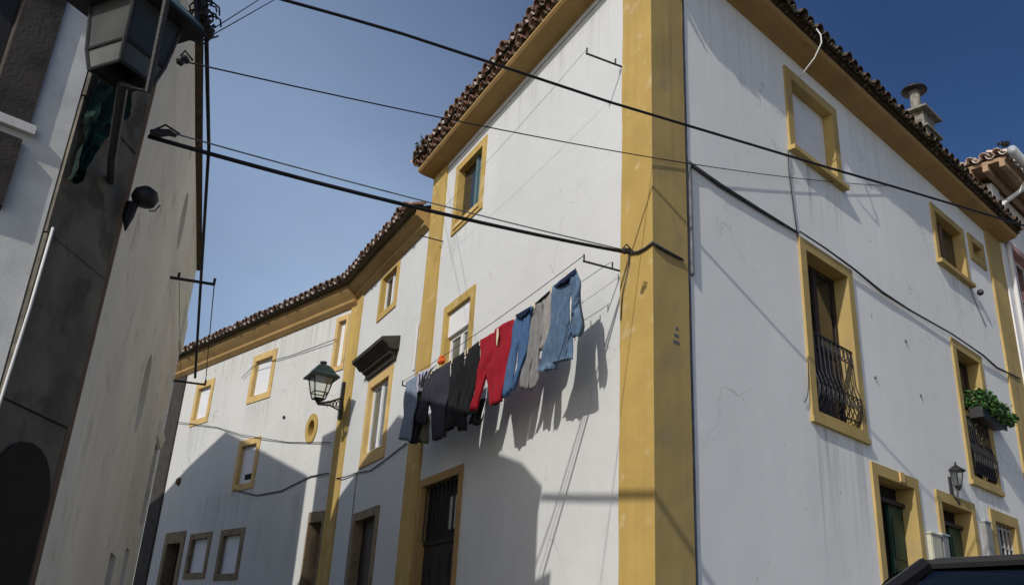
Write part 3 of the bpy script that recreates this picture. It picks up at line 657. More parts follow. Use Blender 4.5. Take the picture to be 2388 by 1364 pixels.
# ================================================================== left house
LH = thing('left_house', (E_[0], E_[1], 0), 'shaded cream house on the left with a dark cement corner beside the big lantern', 'house')
LE = 7.5; HZ = 5.5
def arch(fr, sc, hw, z0, zt, n=10):        # outline of an arched or oval niche
    return [(sc+hw*math.cos(math.pi*k/n), zt - hw*0 + (zt-z0)*0 + 0) for k in range(n+1)]
wall(CR, 0, LE, GZ, HZ, [(3.5, 4.15, 2.05, 2.95), (3.75, 4.3, 4.3, 5.05), (6.6, 7.2, 1.45, 2.55), (4.0, 4.6, GZ, .85), (5.6, 6.1, GZ, 1.05)], 'wall', 'plaster_cream', LH, .5)
def oval_niche(fr, s0, s1, z0, z1, dp, m, parent, name='niche'):
    b = MB(); n = 24; c1, c2 = (s0+s1)/2, (z0+z1)/2; a_, b_ = (s1-s0)/2, (z1-z0)/2
    sq = []; el = []
    for k in range(n):
        t = 2*math.pi*k/n; x, y = math.cos(t), math.sin(t); mx_ = max(abs(x), abs(y))
        sq.append((c1+(a_)*x/mx_, c2+b_*y/mx_)); el.append((c1+a_*.97*x, c2+b_*.97*y))
    V = [fr(*p, 0) for p in sq] + [fr(*p, 0) for p in el] + [fr(*p, -dp) for p in el]
    b.add(V, [(j*n+k, j*n+(k+1) % n, (j+1)*n+(k+1) % n, (j+1)*n+k) for j in range(2) for k in range(n)] + [tuple(range(2*n, 3*n))])
    return b.build(name, m, parent)
oval_niche(CR, 3.5, 4.15, 2.05, 2.95, .35, 'plaster_cream', LH, 'oval_niche')
oval_niche(CR, 3.75, 4.3, 4.3, 5.05, .35, 'plaster_cream', LH, 'oval_niche')
for (s0, s1, z0, z1) in ((6.6, 7.2, 1.45, 2.55), (4.0, 4.6, GZ, .85), (5.6, 6.1, GZ, 1.05)):
    b = MB()
    b.quad(CR(s0, z0), CR(s0, z1), CR(s0, z1, -.3), CR(s0, z0, -.3)); b.quad(CR(s1, z0), CR(s1, z1), CR(s1, z1, -.3), CR(s1, z0, -.3))
    b.quad(CR(s0, z1), CR(s1, z1), CR(s1, z1, -.3), CR(s0, z1, -.3)); b.quad(CR(s0, z0), CR(s1, z0), CR(s1, z0, -.3), CR(s0, z0, -.3))
    w = b.build('window' if z0 > 0 else 'doorway', 'plaster_cream', LH)
    panel(CR, (s0, s1, z0, z1), -.28, 'pane' if z0 > 0 else 'door_leaf', 'glass_dark' if z0 > 0 else 'door_brown', w)
for s0, s1, z1, ln in ((.1, 3.4, 5.4, 2.6), (3.4, 7.4, 5.4, 1.6), (.1, 3.5, 2.2, 2.4), (4.4, 6.5, 2.4, 2.0)):
    streaks(CR, s0, s1, z1, ln, LH, 'stain_soft')
# moulded ledge over the square window
b = MB(); b.prism(CR, 6.45, 7.4, [(0, 2.58), (.02, 2.58), (.045, 2.68), (.05, 2.74), (.0, 2.84)]); b.build('window_hood', 'plaster_cream', LH)
b = MB(); b.prism(CR, 6.9, 7.5, [(0, 4.05), (.02, 4.05), (.035, 4.15), (.035, 4.55), (.0, 4.7)]); b.build('window_hood', 'plaster_cream', LH)
# other faces
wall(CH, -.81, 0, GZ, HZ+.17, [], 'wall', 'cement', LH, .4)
MB().quad(CR(0, HZ, 0), CR(LE, HZ, 0), CR(LE, HZ+.0, -.02), CR(0, HZ+.15, 0)).build('wall_top', 'plaster_cream', LH)
wall(AW, -7.5, 0, GZ, HZ+.17, [(-1.6, -.45, 2.96, 4.6), (-1.5, -.25, GZ, 2.5)], 'wall', 'plaster_grey', LH, .5)
# corner quoin strip and cement courses on the cut corner
b = MB(); b.box(CH, -.06, .0, GZ, 5.3, -.03, .02); b.build('corner_strip', 'brown', LH)
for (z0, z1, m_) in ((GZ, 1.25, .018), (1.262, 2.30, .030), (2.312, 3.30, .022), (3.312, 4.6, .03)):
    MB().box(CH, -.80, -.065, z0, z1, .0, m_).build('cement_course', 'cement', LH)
# arched opening at its foot, its shade painted as a flat dark board
b = MB(); n = 10; pts = [(-.72, GZ), (-.10, GZ)] + [(-.41+.31*math.cos(math.pi*k/n), .78+.30*math.sin(math.pi*k/n)) for k in range(n+1)]
V = [CH(*p, .036) for p in pts] + [CH(*p, .019) for p in pts]; nn = len(pts)
b.add(V, [tuple(range(nn))] + [(k, (k+1) % nn, nn+(k+1) % nn, nn+k) for k in range(nn)]); b.build('arched_board', 'char', LH)
# big window on the sunlit face
b = MB()
b.box(AW, -1.70, -.235, 4.55, 4.80, 0, .03); b.box(AW, -.47, -.235, 2.95, 4.55, -.2, .03); b.build('window', 'stone_dark', LH)
MB().box(AW, -1.7, -.20, 2.885, 2.945, -.2, .045).build('sill', 'plaster_grey', LH)
MB().box(AW, -1.6, -.47, 2.95, 4.55, -.25, -.2).build('pane', 'glass_dark', LH)
MB().box(AW, -.60, -.475, 2.95, 4.55, -.2, -.10).build('sash', 'iron', LH)
MB().box(AW, -1.52, -.28, -.9, 2.45, -.22, -.2).build('door_leaf', 'dark', LH)  # black sheet painting the darkness of the door void
b = MB(); b.box(AW, -1.70, -.255, 2.36, 2.82, -.0, .05); b.build('door_lintel', 'stone_dark', LH)
# slab added out of view over the window to shade the wall beside it
MB().box(AW, -2.2, -.235, 4.82, 4.92, 0, .34).build('shade_slab', 'plaster_grey', LH)
# roof of the left house
up = CZ
def P2(x, y, z): return Vector((x, y, z+CZ))
eA = AW(-7.5, HZ+.2, .14); kG = V3(meet(AW, .06, CH, .05), HZ+.2); kEe = V3(meet(CH, .05, CR, .07), HZ+.18); kEnd = CR(LE+.02, HZ, .07)
r1 = P2(-5.18, 9.36, 7.7); r2 = P2(-7.2, 10.8, 7.7); back1 = CR(LE, HZ, -5.0); back2 = P2(-12.5, 3.5, HZ)
b = MB()
b.add([eA, kG, kEe, kEnd, back1, back2, r1, r2], [(0, 1, 6), (1, 2, 6), (2, 3, 6), (3, 7, 6), (3, 4, 7), (4, 5, 7), (5, 0, 6, 7)])
b.add([eA-Vector((0, 0, .05)), kG-Vector((0, 0, .05)), kEe-Vector((0, 0, .05)), kEnd-Vector((0, 0, .05)), back1-Vector((0, 0, .05)), back2-Vector((0, 0, .05))], [(0, 1, 2, 3, 4, 5)])
b.build('roof', 'tile_dark', LH)
b = MB(); b.quad(CR(LE, GZ, 0), CR(LE, GZ, -5), CR(LE, HZ, -5), CR(LE, HZ, 0)); b.quad(CR(LE, GZ, -5), P2(-12.5, 3.5, GZ), P2(-12.5, 3.5, HZ), CR(LE, HZ, -5)); b.build('back_wall', 'plaster_far', LH)
# unseen chimney stack, added so that its shadow falls at the bend
perp = Vector((math.cos(R(35.5)), -math.sin(R(35.5)))); alo = Vector((math.sin(R(35.5)), math.cos(R(35.5))))
def SP(ac, al, z): q_ = perp*ac + alo*al; return Vector((q_.x, q_.y, z+CZ))
b = MB(); b.hexa([SP(-13.16, 5.0, 6), SP(-12.45, 5.0, 6), SP(-12.45, 5.6, 6), SP(-13.16, 5.6, 6), SP(-13.16, 5.0, 8.55), SP(-12.45, 5.0, 8.55), SP(-12.45, 5.6, 8.55), SP(-13.16, 5.6, 8.55)])
b.build('chimney', 'chimney', LH)

# unseen gabled house, added to throw the peaked shadow on the far house
GH = thing('shadow_gable_house', tuple(SP(-17.4, 4, GZ)), 'unseen tall gabled white house added behind the cream house to cast a peaked shadow', 'house')
b = MB(); pr = [(-13.5, GZ), (-13.5, 8.25), (-17.35, 10.25), (-19.0, 9.85), (-20.4, 9.35), (-24, 9.0), (-24, GZ)]
n = len(pr); b.add([SP(a_, 5, z_) for a_, z_ in pr] + [SP(a_, 1, z_-0.0) for a_, z_ in pr], [tuple(range(n)), tuple(range(n, 2*n))[::-1]] + [(k, (k+1) % n, n+(k+1) % n, n+k) for k in range(n)])
b.build('wall', 'plaster_far', GH)

# ================================================================== neighbour at the far right
RN = thing('right_neighbour_house', tuple(Rt(13, GZ)), 'neighbouring house at the right edge with wooden eaves, pale tiles and a zinc gutter', 'house')
wall(Rt, 10.62, 18, GZ, 9.1, [(11.2, 12.5, 6.2, 8.0), (11.2, 12.5, 3.2, 5.4)], 'wall', 'plaster_side', RN)
MB().box(Rt, 10.56, 10.95, GZ, 9.05, -.02, .06).build('end_strip', 'white_paint', RN)
for (z0, z1) in ((6.2, 8.0), (3.2, 5.4)):
    w, r = surround(Rt, 11.15, 12.55, z0-.05, z1+.05, .12, .2, 'pink', RN, 'window', proud=.03)
    casement(Rt, r, -.15, w, 'white_paint', 'glass_dark', 1, (.5,), .05)
b = MB(); b.quad(Rt(10.63, GZ, 0), Rt(10.63, GZ, -6), Rt(10.63, 10.5, -6), Rt(10.63, 9.1, 0)); b.build('back_wall', 'plaster_far', RN)
zE = 9.32
k2 = Rt(10.08, zE, .535); k3 = Rt(18, zE, .535); k4 = Rt(10.08, zE, -6)
b = MB(); b.quad(k2, k3, Rt(18, zE+1.0, -2.6), Rt(12.6, zE+1.0, -2.6)); b.add([k2, k4, Rt(12.6, zE+1.0, -2.6)], [(0, 1, 2)]); b.build('roof', 'tile_new', RN)
b = MB(); b.box(Rt, 10.12, 18, zE-.10, zE-.03, -6, .50); b.build('soffit', 'wood', RN)
for k in range(5): MB().box(Rt, 10.10+0*k, 18, zE-.24, zE-.11, .38-.30*k, .48-.30*k).build('eave_beam', 'wood', RN)
tile_row(Rt(10.05, zE-.02, -1.9), Rt(10.05, zE-.02, .5), Vector((Rt.t.x, Rt.t.y)), .3, RN, 'tile_new', 2, .22, 41)
tile_row(Rt(10.1, zE, .52), Rt(14, zE, .52), inR, .3, RN, 'tile_new', 1, .22, 42)
MB().tube([Rt(10.0, zE-.02, .66), Rt(18, zE-.06, .66)], .085, 12).build('gutter', 'zinc', RN, smooth=True)
MB().tube([Rt(11.0, zE-.08, .66), Rt(10.95, zE-.40, .45), Rt(10.85, zE-.62, .12), Rt(10.80, zE-.8, .10), Rt(10.8, GZ, .10)], .045, 8).build('downpipe', 'cable_white', RN, smooth=True)
tufts(Rt(10.05, zE+.1, .45), Rt(10.3, zE+.15, .5), 25, .07, 'roof_weeds', 'moss', RN, 43, spread=.08, zoff=.1)

# ================================================================== street lanterns
def lantern(name, base, ax, size, label, glassm, side_dir, bracket=None, curved=True, group=None):
    wb_ = .20 if curved else .27; wm_ = .27 if curved else .33
    """four-sided lantern hung on an arm; base = bottom of the cage, ax = direction of one face"""
    t = thing(name, tuple(base), label, 'street lamp', group)
    a1 = Vector((ax.x, ax.y, 0)).normalized(); a2 = Vector((-a1.y, a1.x, 0)); B = Vector(base)
    def ring(h, z): return [B + a1*(x*h*size) + a2*(y*h*size) + Vector((0, 0, z*size)) for x, y in ((-1, -1), (1, -1), (1, 1), (-1, 1))]
    bot, mid, top = ring(wb_, .10 if curved else .0), ring(wm_, .34 if curved else .28), ring(.40, 1.0)
    cage = MB()
    for i in range(4):
        cage.tube([bot[i], mid[i], top[i]], .028*size, 6)
        for rg in (bot, mid, top): cage.tube([rg[i], rg[(i+1) % 4]], .024*size, 6)
    if curved: cage.lathe(B, [(.03*size, -.10*size), (.10*size, -.02*size), (.12*size, .03*size), (.22*size, .09*size)], 10)
    c = cage.build('cage', 'iron', t)
    for i in range(4):
        j = (i+1) % 4; off = lambda p, s_=.985: B + Vector(((p-B).x*s_, (p-B).y*s_, (p-B).z))
        MB().quad(off(mid[i]), off(mid[j]), off(top[j]), off(top[i])).build('glass_pane', glassm, t)
        MB().quad(off(bot[i]), off(bot[j]), off(mid[j]), off(mid[i])).build('glass_pane', glassm if curved else 'glass_low', t)
    # hood
    br = [ring(.56, .96), ring(.57, 1.0), ring(.44, 1.12), ring(.34, 1.30), ring(.22, 1.44), ring(.13, 1.50)] if curved else [ring(.58, .98), ring(.60, 1.02), ring(.26, 1.42), ring(.22, 1.5)]
    hd = MB(); vs = [v for g_ in br for v in g_]
    hd.add(vs, [(i*4+k, i*4+(k+1) % 4, (i+1)*4+(k+1) % 4, (i+1)*4+k) for i in range(len(br)-1) for k in range(4)] + [(0, 1, 2, 3), tuple(range(len(vs)-4, len(vs)))])
    hd.build('hood', 'iron_green' if curved else 'roof_green', t)
    hd = MB(); b0, b1 = ring(.575 if curved else .62, .93), ring(.575 if curved else .62, .975)
    hd.hexa(b0+b1); hd.build('hood_rim', 'iron', t)
    MB().lathe(B+Vector((0, 0, 1.5*size)), [(.09*size, 0), (.10*size, .05*size), (.14*size, .07*size), (.14*size, .13*size), (.05*size, .15*size)], 10).build('finial', 'iron', t)
    if bracket:
        wallp, foot = bracket
        arm = MB()
        A_ = B - Vector((0, 0, .08*size)); Wp = Vector(wallp)
        arm.tube([A_, A_.lerp(Wp, .5)+Vector((0, 0, -.02)), Wp], .022, 8)
        Wl = Wp - Vector((0, 0, .26))
        arm.tube([A_+Vector((0, 0, -.015)), A_.lerp(Wl, .5)+Vector((0, 0, .04)), Wl], .016, 8)
        d_ = (Wp-A_)
        for k in range(1, 7):
            f = k/7.0; c_ = A_.lerp((Wp+Wl)/2, f); rr = .018+.055*f
            u_ = d_.normalized()
            arm.tube([c_ + u_*rr*math.cos(q_*math.pi/5) + Vector((0, 0, 1))*rr*math.sin(q_*math.pi/5) for q_ in range(11)], .010, 5, False)
        arm.build('bracket', 'iron', t)
        MB().hexa([Wp + Vector((foot.x*x - foot.y*y, foot.y*x + foot.x*y, z)) for z in (-.42, .32) for x, y in ((-.02, -.05), (.03, -.05), (.03, .05), (-.02, .05))]).build('wall_plate', 'iron', t)
    return t
# lantern at the bend of the lane
wp = L(10.50, 4.62, .04); foot = Vector((L.n.x, L.n.y))
dirn = Vector((-.92, -.38, 0)).normalized()
lb = at_dist(742, 936, 16.7)
lantern('street_lantern', lb, Vector((.88, .47)), .475, 'dark green wall lantern on a scrolled iron arm at the bend of the lane', 'glass_clear', None, (FW(.10, 4.66, .05), foot))
# near lantern on the left house
nb = at_dist(283, 180, 4.7)
near = lantern('street_lantern', nb, Vector((.90, -.44)), .43, 'large weathered lantern close to the camera at top left, with a grey green hood', 'glass_lantern_near', None, None, False)
tt = near
b = MB(); st = CH(-.30, 2.95, .04)
pA = nb + Vector((.02, .0, -.05))
b.tube([st, st.lerp(pA, .5)+Vector((0, 0, -.12)), pA], .03, 8)
b.build('arm', 'iron', tt)
p1 = at_dist(345, 215, 4.55); p2 = at_dist(388, 5, 4.40); p3 = at_dist(398, -60, 4.5)
MB().tube([pA, p1, p2, p3, nb+Vector((0, 0, .92))], .020, 8).build('strap', 'iron', tt)
MB().lathe(nb+Vector((0, 0, .22)), [(.03, 0), (.07, .05), (.08, .16), (.05, .24)], 12).build('bulb', 'curtain_pale', tt, smooth=True)

# small wall lamp between the doors
wl = at_dist(2233, 1120, math.hypot(Rt(6.9, 0, .35).x, Rt(6.9, 0, .35).y))
t = thing('wall_lamp', tuple(wl), 'small black wall lamp with a clear shade above the numbered door', 'wall lamp')
b = MB()
for k in range(6):
    a_ = 2*math.pi*k/6; b.tube([wl+Vector((.05*math.cos(a_), .05*math.sin(a_), -.07)), wl+Vector((.095*math.cos(a_), .095*math.sin(a_), .13))], .006, 4)
b.build('cage', 'iron', t)
MB().lathe(wl, [(.045, -.07), (.09, .13)], 12).build('shade', 'glass_clear', t)
MB().lathe(wl+Vector((0, 0, .13)), [(.125, 0), (.12, .012), (.05, .06), (.015, .09), (.012, .13)], 14).build('hood', 'iron', t)
MB().lathe(wl+Vector((0, 0, -.07)), [(.01, -.07), (.03, -.05), (.05, 0)], 10).build('cup', 'iron', t)
ws = on(Rt, 2213, 1120); wpt = Rt(ws[0], ws[1], .02)
MB().tube([wl+Vector((0, 0, -.12)), wl.lerp(wpt, .5)+Vector((0, 0, -.26)), Rt(ws[0], ws[1]-.22, .03), Rt(ws[0], ws[1]-.05, .03)], .012, 6).build('arm', 'iron', t)
MB().box(Rt, ws[0]-.03, ws[0]+.03, ws[1]-.26, ws[1]+.05, .0, .025).build('wall_plate', 'iron', t)

# ================================================================== clothesline brackets, lines, wires
def bracket(fr, s, z, ln, label, nubs=(.98, .35), r=.012, brace=False):
    t = thing('clothesline_bracket', tuple(fr(s, z)), label, 'bracket', 'iron clothesline brackets on the house walls')
    MB().tube([fr(s, z, -.03), fr(s, z, ln)], r, 6).build('arm', 'iron', t)
    for f in nubs: MB().tube([fr(s, z-.01, ln*f), fr(s, z+.075, ln*f)], r*.9, 6).build('pin', 'iron', t)
    if brace: MB().tube([fr(s, z-.0, .02), fr(s, z-.30, .02)], r*.7, 6).build('wall_bar', 'iron', t)
    return t
bracket(L, .545, 3.755, .46, 'iron clothesline bracket next to the ochre corner, right end of the laundry line', (.98, .25), .011)
bracket(L, .56, 6.28, .48, 'high empty iron bracket beside the ochre corner, above the laundry', (.98, .2), .012, False)
bracket(L, 5.74, 3.72, .46, 'iron bracket at the far left end of the laundry line', (.98, .6), .011)
bracket(L, 5.77, 6.21, .44, 'short iron bracket high on the ochre strip between the two houses', (), .010)
bracket(CR, 5.0*0+ (9.83*0+0) + 3.99, 3.93, .50, 'black iron bracket jutting from the cream wall against the sky', (.98, .18), .018)
bracket(CR, 7.42, 3.62, .46, 'black iron bracket at the far end of the cream wall under the eave', (.98,), .016)
def wire(name, pts, r, label, cat='cable', sag=0.0, m='cable', group=None, n=28):
    pts = [Vector(p) for p in pts]
    if len(pts) == 2:
        a_, c_ = pts; pts = [a_.lerp(c_, k/n) - Vector((0, 0, sag*4*(k/n)*(1-k/n))) for k in range(n+1)]
    return tag(MB().tube(pts, r, 6).build(name, m, None, smooth=True), label, cat, group)
GL = 'thin clotheslines between brackets'
wire('clothesline', [L(.545, 3.82, .45), L(5.74, 3.78, .45)], .004, 'outer clothesline the clothes hang from', 'clothesline', .05, group=GL)
wire('clothesline', [L(.545, 3.82, .14), L(5.74, 3.78, .28)], .003, 'inner clothesline between the clothes and the wall', 'clothesline', .05, group=GL)
wire('clothesline', [L(.56, 6.34, .47), L(5.77, 6.25, .43)], .0022, 'empty clothesline between the two highest brackets', 'clothesline', .06, group=GL)
wire('clothesline', [CR(3.99, 3.98, .49), CR(7.42, 3.67, .45)], .006, 'outer empty line along the cream wall, against the sky', 'clothesline', .02, group=GL)
wire('clothesline', [CR(3.99, 3.98, .09), CR(7.42, 3.67, .10)], .003, 'inner empty line close to the cream wall', 'clothesline', .02, group=GL)
WF = Fr((-2.85, 5.22), R(62), -1)
w1p = [CH(-.62, 4.72, .05)] + [WF(*on(WF, x, y)) for x, y in ((560, -31), (660, 0), (800, 39), (940, 80), (1160, 152), (1420, 238), (1600, 292), (1900, 382), (2140, 452), (2340, 512), (2500, 560))]
pole_top = w1p[-1] + (w1p[-1]-w1p[-2])*1.2
wire('overhead_cable', w1p + [pole_top], .0135, 'thick black cable crossing the whole sky, highest of the overhead cables', 'cable')
pt = thing('utility_pole', (pole_top.x, pole_top.y, 0), 'wooden utility pole just outside the frame that carries the highest cable', 'pole')
MB().tube([Vector((pole_top.x, pole_top.y, 0)), pole_top + Vector((0, 0, .5))], [.13, .09], 12).build('shaft', 'brown', pt, smooth=True)
MB().tube([pole_top + Vector((-.5, .3, .0)), pole_top + Vector((.5, -.3, .0))], .04, 6).build('crossarm', 'brown', pt)
w2a = at_dist(425, 143, 5.05); s2, z2 = on(Rt, 2075, 434, .03)
wire('overhead_wire', [w2a, Rt(s2, z2, .03)], .005, 'thin wire crossing the corner house below the highest cable', 'wire', .16)
w3a = at_dist(345, 318, 6.45); s_, z_ = on(L, 1468, 590, .04); w3b = L(s_, z_, .05)
wire('overhead_cable', [w3a, w3b], .017, 'thick black cable from the cream house to the ochre corner', 'cable', .06)
wire('overhead_wire', [at_dist(385, 306, 6.5), w3b + Vector((0, 0, .02))], .006, 'thin bluish wire running just above the thick lower cable', 'wire', .03, m='cable_grey')
wire('overhead_wire', [at_dist(478, 92, 6.8), at_dist(860, -130, 14)], .005, 'lower of two short wires leaving the top of the cream house', 'wire', .02)
wire('overhead_wire', [at_dist(478, 80, 6.8), at_dist(800, -130, 14)], .005, 'upper of two short wires leaving the top of the cream house', 'wire', .02)
# bundle running along the lane to the far eave
fe = at_dist(455, 880, 13.9)
wire('cable_bundle', [at_dist(478, -40, 6.7), at_dist(482, 120, 6.9), at_dist(487, 345, 8.3), fe], [.022, .019, .018, .020], 'long black cable bundle running beside the cream wall to the far eave', 'cable', n=2)
# thick cable above the frame; its soft shadow crosses the foot of the corner
wire('cable_bundle', [kG - Vector((0, 0, .12)), Vector((.5, -2.2, 4.9+CZ))], .035, 'thick cable leaving the corner of the left house over the camera', 'cable', .1)
# cables on the facade
def ws(fr, pts, o): return [fr(*on(fr, x, y, o), o) for x, y in pts]
wire('wall_cable', [Rt(.60, 5.02, .02), Rt(1.2, 5.00, .02), Rt(2.0, 5.02, .02), Rt(2.86, 5.05, .02)], [.022, .026, .022, .016], 'thick grey cable bundle under the upper window of the corner house', 'cable', m='cable_dark')
wire('wall_cable', [Rt(2.86, 5.06, .05), Rt(3.5, 5.065, .05), Rt(4.25, 5.045, .045), Rt(5.1, 4.99, .03), Rt(6.0, 5.0, .03), Rt(7.4, 5.05, .05), Rt(8.0, 5.05, .05), Rt(8.66, 5.04, .05), Rt(9.3, 5.0, .03), Rt(10.35, 5.07, .05)], [.011, .012, .015, .020, .014, .013, .012, .016, .019, .010], 'black cable running along the top of the balcony windows', 'cable', m='cable_dark')
wire('wall_conduit', [Rt(.62, 5.03, .02), Rt(.62, 3.72, .02)], .022, 'grey vertical conduit beside the ochre corner strip', 'conduit', m='cable_grey')
wire('wall_cable', ws(Rt, [(1838, 350), (1840, 400), (1850, 480), (1860, 552)], .02), .007, 'thin cable hanging from the white blind window to the balcony window', 'cable', m='cable_dark')
wire('wall_cable', ws(Rt, [(1884, 790), (1886, 900), (1883, 925), (1876, 938)], .02), .006, 'short loose cable end left of the first balcony window', 'cable', m='cable_dark')
wire('wall_cable', ws(Rt, [(2262, 668), (2275, 705), (2290, 738), (2300, 762)], .02), .006, 'short cable hanging below the second upper window', 'cable')
c0 = Rt(*on(Rt, 1853, 190, .05), .05)
wire('roof_cable', [c0, Rt(*on(Rt, 1872, 172, .2), .2), Rt(*on(Rt, 1900, 135, .4), .4), Rt(*on(Rt, 1916, 100, .5), .5), Rt(*on(Rt, 1914, 82, .5), .5), Rt(*on(Rt, 1904, 68, .42), .42)], .010, 'white cable curving from the roof edge to the blind window', 'cable', m='cable_white')
wire('wall_conduit', [L(6.44, 5.0, .05), L(6.44, 4.2, .05)], .022, 'white pipe stub on the ochre strip between the houses', 'pipe', m='cable_white')
wire('wall_cable', [L(6.52, 3.06, .02), L(7.6, 2.95, .02), L(8.2, 2.9, .02), L(9.0, 2.98, .02), L(9.6, 3.0, .03), L(10.2, 3.05, .05)], .010, 'thin dark cable sagging under the hooded window', 'cable', m='cable_dark')
wire('wall_cable', [L(9.0, 2.98, .015), L(8.98, 1.6, .015), L(8.96, GZ, .015)], .006, 'thin vertical cable left of the lower stone doorway', 'cable', m='cable_dark')
wire('wall_cable', [FW(.25, 3.2, .04), FW(.92, 3.21, .02), FW(2.0, 3.02, .02), FW(3.0, 3.02, .02), FW(4.1, 3.24, .03)], .012, 'dark cable along the far house below the middle window', 'cable', m='cable_dark')
wire('wall_cable', [FW(8.0, 5.35, .05), FW(5.5, 4.85, .03), FW(4.1, 4.47, .05), FW(3.2, 4.28, .05), FW(2.0, 4.03, .02), FW(.3, 3.80, .04)], .008, 'thin wire sagging across the far house past the middle window', 'wire', m='cable_dark')
wire('wall_cable', [FW(4.6, 5.9, .05), FW(4.1, 6.1, .05), FW(2.4, 6.02, .03), FW(.6, 6.0, .06)], .008, 'thin wire across the far house between the upper windows', 'wire', m='cable_dark')
wire('drain_pipe', [CH(-.79, 2.34, .05), CH(-.80, 1.8, .05), CH(-.82, 1.2, .04), CH(-.82, GZ, .04)], .009, 'thin pale pipe running down the edge of the dark cement corner', 'pipe', m='cable_white')
kz = V3(meet(L, .045, Rt, .045), on(L, 1521, 574)[1])
wire('wall_cable', [w3b] + [L(*on(L, x, y, .045), .045) for x, y in ((1488, 588), (1505, 579))] + [kz] + [Rt(*on(Rt, x, y, .045), .045) for x, y in ((1538, 577), (1562, 590), (1594, 607))], [.012, .014, .014, .016, .018, .016, .012], 'dark cable wrapped round the ochre corner from the clamp to the conduit', 'cable', m='cable_dark')
wire('wall_cable', [w3b, L(.34, 3.75, .05), L(.47, 3.45, .045), L(.50, 3.2, .04)], .006, 'thin cable dropping down the ochre corner below the clamp', 'cable', m='cable_dark')
MB_ = MB()
for k in range(3): MB_.box(Rt, .26+.02*k, .36-.01*k, 2.90+.07*k, 2.93+.07*k, .030, .0335)
tag(MB_.build('poster_scrap', 'cable_grey', None), 'faint grey scrap of an old poster on the ochre corner strip', 'poster scrap')
# fittings on the left house
t = thing('cable_rack', tuple(at_dist(485, 40, 6.75)), 'tangle of black cables and insulators at the top of the cream house', 'cable rack')
b = MB()
for k in range(9):
    rr = random.Random(50+k)
    c_ = at_dist(478+rr.uniform(-18, 12), 8+k*9, 6.75)
    rad = rr.uniform(.05, .13)
    b.tube([c_ + Vector((rad*math.cos(q_*.63), rr.uniform(-.03, .03), rad*1.3*math.sin(q_*.63))) for q_ in range(10)], .008, 5)
b.build('cable_loops', 'cable', t)
for k in range(4): MB().lathe(at_dist(470+k*7, 12+k*22, 6.7), [(.01, -.05), (.035, -.03), (.02, 0), (.035, .03), (.01, .05)], 8).build('insulator', 'iron', t)
MB().tube([at_dist(455, -20, 6.7), at_dist(462, 70, 6.7)], .02, 6).build('post', 'iron', t)
def insul(X0, Y0, X1, Y1, d, label):
    t = thing('cable_clamp', tuple(at_dist(X0, Y0, d)), label, 'cable clamp')
    p, q_ = at_dist(X0, Y0, d), at_dist(X1, Y1, d)
    MB().tube([p, p.lerp(q_, .3), p.lerp(q_, .7)+Vector((0, 0, .02)), q_], [.02, .035, .028, .012], 8).build('clamp', 'iron', t)
    MB().tube([p, p.lerp(q_, .5)+Vector((0, 0, .08)), q_+Vector((.02, 0, .02))], .008, 6).build('loop', 'cable', t)
insul(350, 308, 412, 318, 6.4, 'black cable clamp where the lower thick cable meets the cream house')
insul(412, 141, 440, 147, 5.05, 'small black clamp of the thin wire under the near lantern')
insul(1450, 583, 1472, 592, 7.75, 'black clamp of the thick cable on the ochre corner strip')
sc = at_dist(338, 462, 6.35)
t = thing('siren', tuple(sc), 'round black fitting with a hanging tail on the cream wall by the cement corner', 'fitting')
MB().lathe(sc, [(.02, -.06), (.075, -.05), (.095, 0), (.08, .05), (.03, .085)], 14).build('dome', 'iron', t, smooth=True)
MB().tube([sc+Vector((-.08, 0, -.05)), sc+Vector((-.09, 0, -.16)), sc+Vector((-.085, 0, -.27))], [.045, .04, .004], 7).build('tail', 'cable', t)
MB().tube([sc+Vector((.05, 0, -.10)), sc+Vector((.09, 0, -.10)), sc+Vector((.12, 0, -.05))], .006, 5).build('wire_end', 'cable_grey', t)
# netting on the cement corner
rnd = random.Random(9); b = MB(); ni, nj = 16, 26; vs = []
for j in range(nj+1):
    f = j/nj; z = 3.75 - f*1.05; s0 = -.79 + .0*f; s1 = -.36 - .36*max(0, f-.25)/.75
    for i in range(ni+1):
        x = i/ni; vs.append(CH(s0+(s1-s0)*x+.012*math.sin(j*1.1), z+.02*math.sin(i*.9+j*.4), .07+.022*math.sin(i*1.1+j*.35)+.014*rnd.random()))
b.add(vs, [(j*(ni+1)+i, j*(ni+1)+i+1, (j+1)*(ni+1)+i+1, (j+1)*(ni+1)+i) for j in range(nj) for i in range(ni)])
tag(b.build('torn_netting', 'net', None), 'torn dark green netting hanging on the cement corner under the near lantern', 'netting')
# bits on the facades: holes, hooks
def blob(fr, s, z, r_, name, m, label, cat, o=.02):
    c_ = fr(s, z, o); return tag(MB().lathe(c_, [(r_*.3, -r_), (r_, -r_*.4), (r_*.9, r_*.5), (r_*.3, r_)], 8).build(name, m, None, org=c_), label, cat)
blob(Rt, 8.90, 6.22, .055, 'wall_fitting', 'iron', 'small black round fitting below the second upper window', 'fitting', .08)
blob(FW, 7.10, 3.72, .10, 'wall_patch', 'brown', 'brown broken patch in the plaster of the far house', 'hole', .0)
blob(FW, 2.35, 4.62, .035, 'wall_hook', 'iron', 'tiny black hook left of the oval window', 'hook')
for (s_, z_, lb_) in ((4.64, 3.66, 'small chipped hole right of the first balcony window'), (5.74, 4.47, 'small dark smudge hole higher between the balcony windows'), (6.03, 3.75, 'tiny rust spot between the balcony windows')):
    blob(Rt, s_, z_, .022, 'plaster_chip', 'cable_grey', lb_, 'hole', .004)
